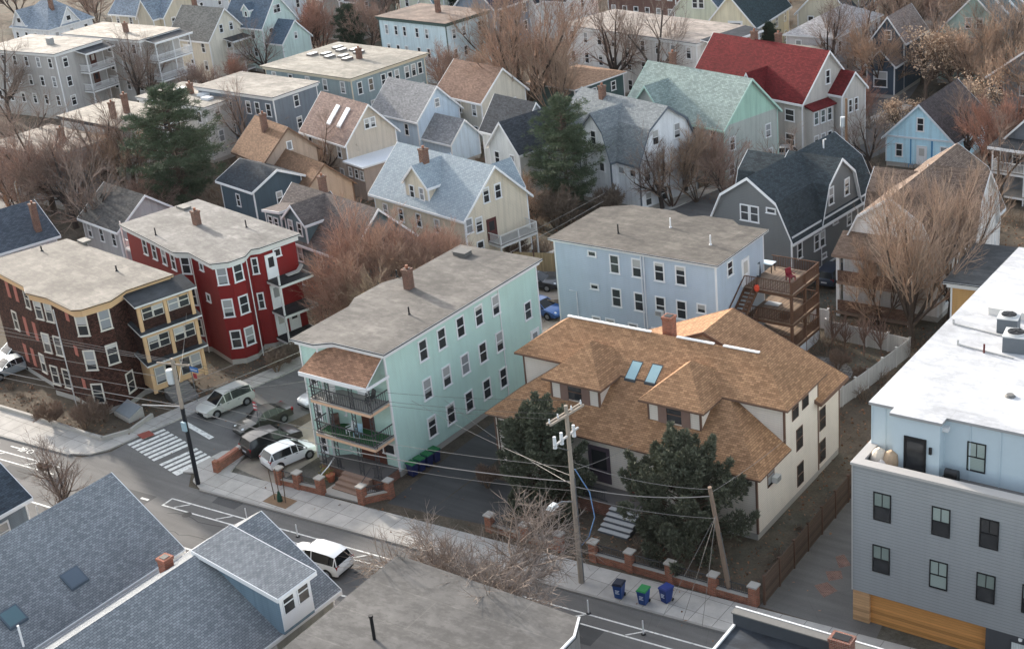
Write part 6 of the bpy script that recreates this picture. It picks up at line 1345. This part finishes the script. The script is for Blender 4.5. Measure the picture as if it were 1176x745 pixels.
for k, (u, v, lb) in enumerate(((750, 728, 'left guy wire dropping to the road'), (806, 722, 'right guy wire dropping to the kerb'), (784, 712, 'middle guy wire dropping to the sidewalk'))):
    e = P(u, v, .1); s_ = P(822, 592, 6.4); wire(lb+' from the cables by the leaning pole', (s_.x, s_.y, 6.4), (e.x, e.y, .1), .02, .018)
mint = Vector((-62.3, 64.4))
wire('service cable from the tall pole to the right corner of the mint house', CT(7.6), (-62.25, 66.5, 5.2), .3, .02)
wire('second service cable from the tall pole to the right side of the mint house', CT(7.0), (-62.25, 70, 3.6), .35, .02)
wire('service cable from the corner pole across the side street to the mint house', LT(7.8), (-69.6, 64.6, 6.2), .3, .018)
wire('service cable from the corner pole to the brown house sun porch', LT(7.9), (-88.2, 69, 6.5), .3, .018)
wire('service cable from the tall pole to the cream house eave', CT(8.0), (-45, 68.3, 5.0), .2, .018)
wire('cable from the leaning pole to the cream house side wall', (top.x, top.y, zt_-.4), (-36.2, 72.5, 5.4), .15, .018)
wire('long cable from the corner pole up the side street', LT(8.0), SS(40, 7.2)+(8.0,), .7, .018)
wire('second long cable from the corner pole up the side street', LT(6.9), SS(40, 7.0)+(7.2,), .8, .025)
# ------------------------------------------------------------------ street furniture
t = thing('street_sign', 'blue street sign on a thin pole before the brown house steps', 'sign', (*P(227, 462), .1)); m = MB(); m.cyl(0, 0, 0, 3.0, .035); m.build('pole', METAL, t)
m = MB(); m.box(-.1, -.03, 2.75, .85, .03, 3.15); o = m.build('sign_panel', plain((40, 112, 190), .5, .05), t)
m = MB()
for k in range(6): m.box(0.02+k*.13, -.036, 2.87, .10+k*.13, -.03, 3.03)
m.build('lettering', plain((225, 230, 235)), o); m = MB(); m.box(.2, -.04, 2.2, .6, .0, 2.6); m.build('lower_sign', plain((176, 54, 60), .5), t)
t = thing('flag', 'small red and white striped flag on a thin pole beside the olive sedan', 'flag', (*P(300, 499), .1)); m = MB(); m.cyl(0, 0, 0, 2.9, .03); m.build('pole', METAL, t); m = MB()
for k in range(5): m.box(-.3, -.015+.01*(k % 2), 2.0+k*.14, .06, .02, 2.14+k*.14, k % 2)
m.build('cloth', [plain((186, 50, 58)), plain((228, 224, 222))], t)
for u, v, lb in ((342, 616, 'by the white SUV'), (676, 704, 'at the right corner of the near flat roof'), (739, 728, 'right of the three bins across the road'), (284, 597, 'behind the peak of the dormered near roof'), (45, 594, 'left of the skylit near roof')):
    t = thing('flexible_post', 'white flexible lane post '+lb, 'lane post', (*P(u, v), .014)); m = MB(); m.cyl(0, 0, .05, .95, .045, .04, 8); m.build('post', WHITE, t); m = MB(); m.cyl(0, 0, 0, .05, .16, .12, 12); m.build('base', DARKM, t)
c = P(322, 577); t = thing('tree_pit', 'dirt tree pit with two leaning stakes and a small green watering bag', 'tree pit', (c.x, c.y, .13))
m = MB(); m.box(-1.1, -.6, -.1, 1.1, .6, .02); m.build('soil', plain((132, 104, 78), .95, .3, 5, bump=.03), t); m = MB(); m.tube([(0, 0, 0), (0, 0, .35), (0, 0, .8)], [.2, .18, .07], 8); m.build('watering_bag', plain((26, 70, 54)), t)
for x, dx in ((-.5, -.25), (.55, .05)): m = MB(); m.tube([(x, 0, 0), (x+dx, .1, 2.3)], .035, 6); m.build('stake', bark((96, 78, 64)), t)
m = MB(); m.tube([(0, 0, 0), (.02, .03, 2.6)], .03, 6); m.build('sapling_stem', bark((96, 78, 64)), t)
# brick fence with piers and iron rails
def brick_fence(label, pts, piers, wall_h=.55, pier_h=1.35, rail=True):
    a0 = Vector(pts[0]); t = thing('brick_fence', label, 'fence', (a0.x, a0.y, .0))
    for a, b in zip(pts[:-1], pts[1:]):
        a = Vector(a)-a0; b = Vector(b)-a0; c = (a+b)/2; m = MB(); m.obox(c, b-a, (b-a).length/2-.16, .15, 0, wall_h); m.obox(c, b-a, (b-a).length/2-.16, .19, wall_h, wall_h+.08, 1); m.build('low_wall', [brick((158, 84, 56)), CONC], t)
        if rail: m = MB(); d = (b-a).normalized(); railing(m, tuple(a+d*.25), tuple(b-d*.25), wall_h+.06, .62, .13, .022, .035); m.build('iron_railing', IRON, t)
    for p in piers:
        p = Vector(p)-a0; m = MB(); m.box(p.x-.25, p.y-.25, 0, p.x+.25, p.y+.25, pier_h); m.box(p.x-.31, p.y-.31, pier_h, p.x+.31, p.y+.31, pier_h+.1, 1); m.build('pier', [brick((158, 84, 56)), CONC], t)
    return t
q = [(-69.6, 59.6), (-67.9, 59.75), (-65.9, 59.95)]; brick_fence('brick fence with piers and iron railing left of the mint house steps', q, q)
q = [(-62.4, 60.4), (-61.2, 61.9)]; brick_fence('short angled brick fence right of the mint house steps', q, q)
q = [(-44.3, 61.95), (-41.7, 62.05), (-38.9, 62.15), (-36.0, 62.25), (-33.4, 62.35)]; brick_fence('long brick fence with five piers in front of the dark evergreens', q, q)
q = [(-52.3, 61.7), (-49.5, 61.8), (-46.9, 61.9)]; brick_fence('brick fence behind the pale twisted tree, left of the cream house steps', q, q, .5, 1.2)
t = thing('brick_wall', 'low brick wall with a red and white slatted top beside the crosswalk', 'wall', (-75.2, 58.8, 0), R_(95)); m = MB(); m.box(0, -.15, 0, 4.2, .15, .75); m.build('wall', brick((150, 84, 60)), t)
m = MB()
for k in range(24): m.box(.1+k*.17, -.17, .75, .2+k*.17, .17, .95, 0 if k < 13 else 1)
m.build('slatted_top', [plain((186, 122, 100)), plain((206, 200, 190))], t); m = MB(); m.box(-.3, -.22, 0, .05, .22, 1.05); m.build('end_pier', brick((168, 88, 56)), t)
t = thing('handrail', 'white pipe rail laid across the front bed of the mint house', 'rail', (-66.6, 60.3, 0)); m = MB(); m.tube([(0, 0, .8), (-.3, 1.6, 1.0), (-.5, 2.6, 1.3)], .05, 6); m.build('rail', WHITE, t)
m = MB(); m.tube([(0, 0, 0), (0, 0, .85)], .04, 6); m.build('post', WHITE, t)
t = thing('plant_pot', 'terracotta pot with yellow-green plant on the mint house stoop', 'plant pot', (-66.6, 61.7, 0)); m = MB(); m.tube([(0, 0, 0), (0, 0, .5), (0, 0, .55)], [.22, .34, .36], 12); m.build('pot', plain((176, 96, 66)), t)
L2 = TB(); r2 = random.Random(5)
for k in range(160): L2.leaf(Vector((r2.gauss(-.5, .3), r2.gauss(.1, .25), r2.uniform(.1, .7))), (r2.gauss(0, 1), r2.gauss(0, 1), 1), .08, .25, r2)
obj('plant', L2.data('plant', foliage((140, 132, 70))), t)
# fences
def board_fence(label, pts, h, mat, pm, boards='h', gap=2.2, cat='fence', name='wooden_fence'):
    a0 = Vector(pts[0]); t = thing(name, label, cat, (a0.x, a0.y, 0))
    for a, b in zip(pts[:-1], pts[1:]):
        a = Vector(a)-a0; b = Vector(b)-a0; L = (b-a).length; d = (b-a)/L; m = MB()
        if boards == 'h':
            n = int(h/.2)
            for k in range(n): m.obox((a+b)/2, d, L/2, .02, .08+k*h/n, .08+(k+.88)*h/n)
        else: m.obox((a+b)/2, d, L/2, .025, .05, h)
        m.build('panel', mat, t); n = max(1, round(L/gap))
        for k in range(n+1):
            p = a+d*(L*k/n); m = MB(); m.obox(p, d, .065, .065, 0, h+.1); m.obox(p, d, .085, .085, h+.1, h+.15); m.build('post', pm, t)
    return t
BW = plain((98, 72, 58), .85, .25, 3)
board_fence('brown horizontal-board fence between the long cream house and the grey building', [(-32.9, 62.7), (-33.1, 69), (-33.35, 77.5)], 1.9, planks((94, 76, 64), .2, .25), BW)
board_fence('white vinyl fence around the patio yard beside the stacked decks', [(-45.2, 98.0), (-37.9, 97.4), (-38.6, 91), (-39.6, 84)], 1.55, planks((178, 175, 170), .15, .06, 'Y'), plain((190, 188, 184)), 'v', 2.0, 'fence', 'vinyl_fence')
board_fence('weathered wooden fence in the gap behind the mint house', [(-72, 91.2), (-66.2, 94.6)], 1.3, planks((140, 122, 104), .15, .3, 'Y'), BW, 'v')
board_fence('pale wooden fence at the end of the blue house, behind the cars', [(-66.5, 95), (-65.6, 103)], 1.9, planks((176, 152, 124), .15, .25, 'Y'), BW, 'v')
board_fence('tan wooden fence below the cream house balcony', [(-78, 100), (-70, 102.5)], 1.9, planks((170, 146, 106), .15, .2, 'Y'), BW, 'v')
board_fence('white gate panel beside the stacked decks', [(-47.2, 99.5), (-45.6, 99.4)], 1.8, planks((216, 216, 216), .15, .04, 'Y'), WHITE, 'v')
t = thing('stone_edging', 'low stone edging along the front bed of the brown triple-decker', 'edging', (0, 0, 0)); m = MB()
q = [(0, 470), (60, 488), (105, 503), (118, 507), (150, 498), (175, 480)]
for a, b in zip(q[:-1], q[1:]): a = P(*a); b = P(*b); m.obox((a+b)/2, b-a, (b-a).length/2+.06, .12, 0, .42)
m.build('edging', CONC, t)
# porch and deck things
def chair(label, loc, rz, col, s_=1.0, name='chair'):
    t = thing(name, label, 'chair', loc, R_(rz)); t.scale = (s_,)*3; M_ = plain(col, .6, .1)
    m = MB(); m.box(-.28, -.28, .38, .28, .28, .44); m.build('seat', M_, t); m = MB(); m.hexa([(-.28, .22, .44), (.28, .22, .44), (.28, .28, .44), (-.28, .28, .44)], [(-.26, .36, .98), (.26, .36, .98), (.26, .42, .98), (-.26, .42, .98)]); m.build('backrest', M_, t)
    for x in (-.25, .25):
        for y in (-.25, .25): m = MB(); m.box(x-.03, y-.03, 0, x+.03, y+.03, .38); m.build('leg', M_, t)
        m = MB(); m.box(x-.03, -.26, .6, x+.03, .3, .64); m.build('armrest', M_, t)
    return t
chair('white chair on the top porch of the mint house', (-66.6, 63.0, 6.06), 20, (216, 214, 210)); chair('dark chair at the right end of the top porch of the mint house', (-63.4, 63.6, 6.06), -20, (56, 58, 60))
chair('pale blue chair on the green turf of the middle mint porch', (-64.6, 63.1, 3.4), 10, (150, 186, 200), .9); chair('white chair on the green turf of the middle mint porch', (-65.4, 63.2, 3.4), -15, (206, 214, 214), .9); chair('brown chair at the left end of the middle mint porch', (-67.0, 63.4, 3.4), 40, (92, 66, 56))
chair('dark red chair on the top wooden deck of the blue-grey house', (*P(908, 322, 5.85), 5.82), 60, (138, 30, 44)); chair('light blue garden chair, left of the pair before the sky blue cottage', (*tp(1047, 192), 0), 0, (40, 140, 206)); chair('bright blue garden chair, right of the pair before the sky blue cottage', (*tp(1058, 193), 0), -10, (36, 132, 208))
t = thing('grill', 'covered grill with a pale panel on the top wooden deck', 'grill', (*P(868, 316, 5.85), 5.82), R_(20)); m = MB(); m.hexa([(-.4, -.3, 0), (.4, -.3, 0), (.4, .3, 0), (-.4, .3, 0)], [(-.32, -.1, 1.1), (.32, -.1, 1.1), (.32, .25, 1.1), (-.32, .25, 1.1)]); m.build('cover', plain((62, 70, 78)), t); m = MB(); m.hexa([(-.42, -.36, .15), (.3, -.36, .15), (.3, -.32, .15), (-.42, -.32, .15)], [(-.36, -.16, 1.05), (.34, -.16, 1.05), (.34, -.12, 1.05), (-.36, -.12, 1.05)]); m.build('panel', plain((190, 196, 200)), t)
t = thing('table', 'white-topped table against the wall on the top wooden deck', 'table', (*P(880, 303, 6.4), 5.82)); m = MB(); m.box(-.7, -.4, .7, .7, .4, .76); m.build('tabletop', plain((206, 222, 230)), t)
for x in (-.6, .6):
    for y in (-.32, .32): m = MB(); m.box(x-.03, y-.03, 0, x+.03, y+.03, .7); m.build('leg', DARKM, t)
t = thing('lantern', 'orange-red lantern hanging on the deck railing', 'lantern', (*P(869, 333, 6.0), 5.9)); m = MB(); m.tube([(0, 0, 0), (0, 0, .15), (0, 0, .4), (0, 0, .55)], [.12, .22, .22, .1], 10); m.build('shade', plain((226, 70, 40)), t); m = MB(); m.cyl(0, 0, .55, .7, .03); m.build('hook', DARKM, t)
m = MB(); c = P(888, 348, 3.4); m.box(c.x-.6, c.y-.35, 3.32, c.x+.6, c.y+.35, 3.38); tag(m.build('white_board', plain((206, 210, 212))), 'white board lying on the middle wooden deck', 'board')
t = thing('planter', 'brown planter box on the middle wooden deck', 'planter', (-46.6, 93.6, 3.3)); m = MB(); m.box(-.35, -.3, 0, .35, .3, .45); m.build('box', plain((86, 64, 50)), t); m = MB(); m.box(-.3, -.25, .45, .3, .25, .48); m.build('soil', plain((66, 58, 50)), t)
t = thing('bin', 'dark barrel-shaped composter under the stacked decks', 'bin', (*P(868, 345, 3.3), 3.32)); m = MB(); m.tube([(0, 0, 0), (0, 0, .2), (0, 0, .8), (0, 0, 1.0)], [.4, .5, .5, .3], 14); m.build('drum', plain((66, 70, 74)), t)

def window_ac(label, h, px):
    r = h.at(*px); a, e, l, th = h.fr(r[0]); p = h.M @ Vector((a.x+e.x*r[1], a.y+e.y*r[1], r[2])); t = thing('window_air_conditioner', label, 'air conditioner', p, th+h.root.rotation_euler.z)
    m = MB(); m.box(-.3, -.42, -.2, .3, -.05, .2); m.build('casing', plain((206, 206, 202)), t); m = MB()
    for k in range(5): m.box(-.26, -.43, -.16+k*.07, .26, -.42, -.12+k*.07)
    m.build('grille', METAL, t)
window_ac('white window air conditioner on the front of the blue-grey house', BLUE, (759, 358)); window_ac('white window air conditioner on the side wall of the cream house', TAN, (888, 548))

for u0, v0, u1, v1, lb in ((1158, 388, 1095, 372, 'rear'), (1164, 412, 1100, 396, 'front')):
    a = P(u0, v0, 12.96); b = P(u1, v1, 12.96); m = MB(); m.bar((a.x, a.y, 13.02), (b.x, b.y, 13.02), .08); m.bar((b.x, b.y, 12.96), (b.x, b.y, 13.3), .1); tag(m.build('roof_conduit', plain((186, 184, 180))), 'pale conduit running across the white roof from the air conditioners, '+lb+' of the two', 'conduit')
# ------------------------------------------------------------------ light and sky
SUN_EL, SUN_AZ = 16.5, 162.0       # azimuth measured from +X, anticlockwise
sd = Vector((math.cos(R_(SUN_EL))*math.cos(R_(SUN_AZ)), math.cos(R_(SUN_EL))*math.sin(R_(SUN_AZ)), math.sin(R_(SUN_EL))))
ld = bpy.data.lights.new('sun', 'SUN'); ld.energy = 2.45; ld.angle = R_(1.6); ld.color = (1.0, .91, .8)
lo = bpy.data.objects.new('sun', ld); COL.objects.link(lo); lo.rotation_euler = (-sd).to_track_quat('-Z', 'Y').to_euler(); lo.location = (-100, 80, 120)
w = bpy.data.worlds.new('World'); SC.world = w; w.use_nodes = True; nt = w.node_tree
sk = nt.nodes.new('ShaderNodeTexSky'); sk.sky_type = 'NISHITA'; sk.sun_disc = False; sk.sun_elevation = R_(SUN_EL); sk.sun_rotation = math.atan2(sd.x, sd.y) % (2*math.pi); sk.dust_density = 2.0; sk.air_density = 1.0
hs = nt.nodes.new('ShaderNodeHueSaturation'); hs.inputs['Saturation'].default_value = .5; nt.links.new(sk.outputs['Color'], hs.inputs['Color']); nt.links.new(hs.outputs['Color'], nt.nodes['Background'].inputs['Color']); nt.nodes['Background'].inputs['Strength'].default_value = .15
SC.view_settings.view_transform = 'Standard'; SC.view_settings.look = 'None'; SC.view_settings.exposure = 1.62; SC.view_settings.gamma = 1; SC.view_settings.use_curve_mapping = False
SC.cycles.max_bounces = 6; SC.cycles.diffuse_bounces = 3; SC.cycles.glossy_bounces = 2; SC.cycles.transparent_max_bounces = 4
SC.cycles.caustics_reflective = False; SC.cycles.caustics_refractive = False
SC.cycles.use_denoising = True; SC.cycles.denoising_input_passes = 'RGB_ALBEDO_NORMAL'; SC.cycles.denoising_prefilter = 'ACCURATE'
m = MB(); m.box(-420, -60, -1, 120, 420, 52); hz = NB('haze_air'); hz.t.nodes.remove(hz.b); pv = hz.add('ShaderNodeVolumePrincipled'); pv.inputs['Color'].default_value = (.82, .86, .9, 1); pv.inputs['Density'].default_value = .00003; hz.t.links.new(pv.outputs[0], hz.n['Material Output'].inputs['Volume'])
tag(m.build('haze', hz.m), kind='stuff')
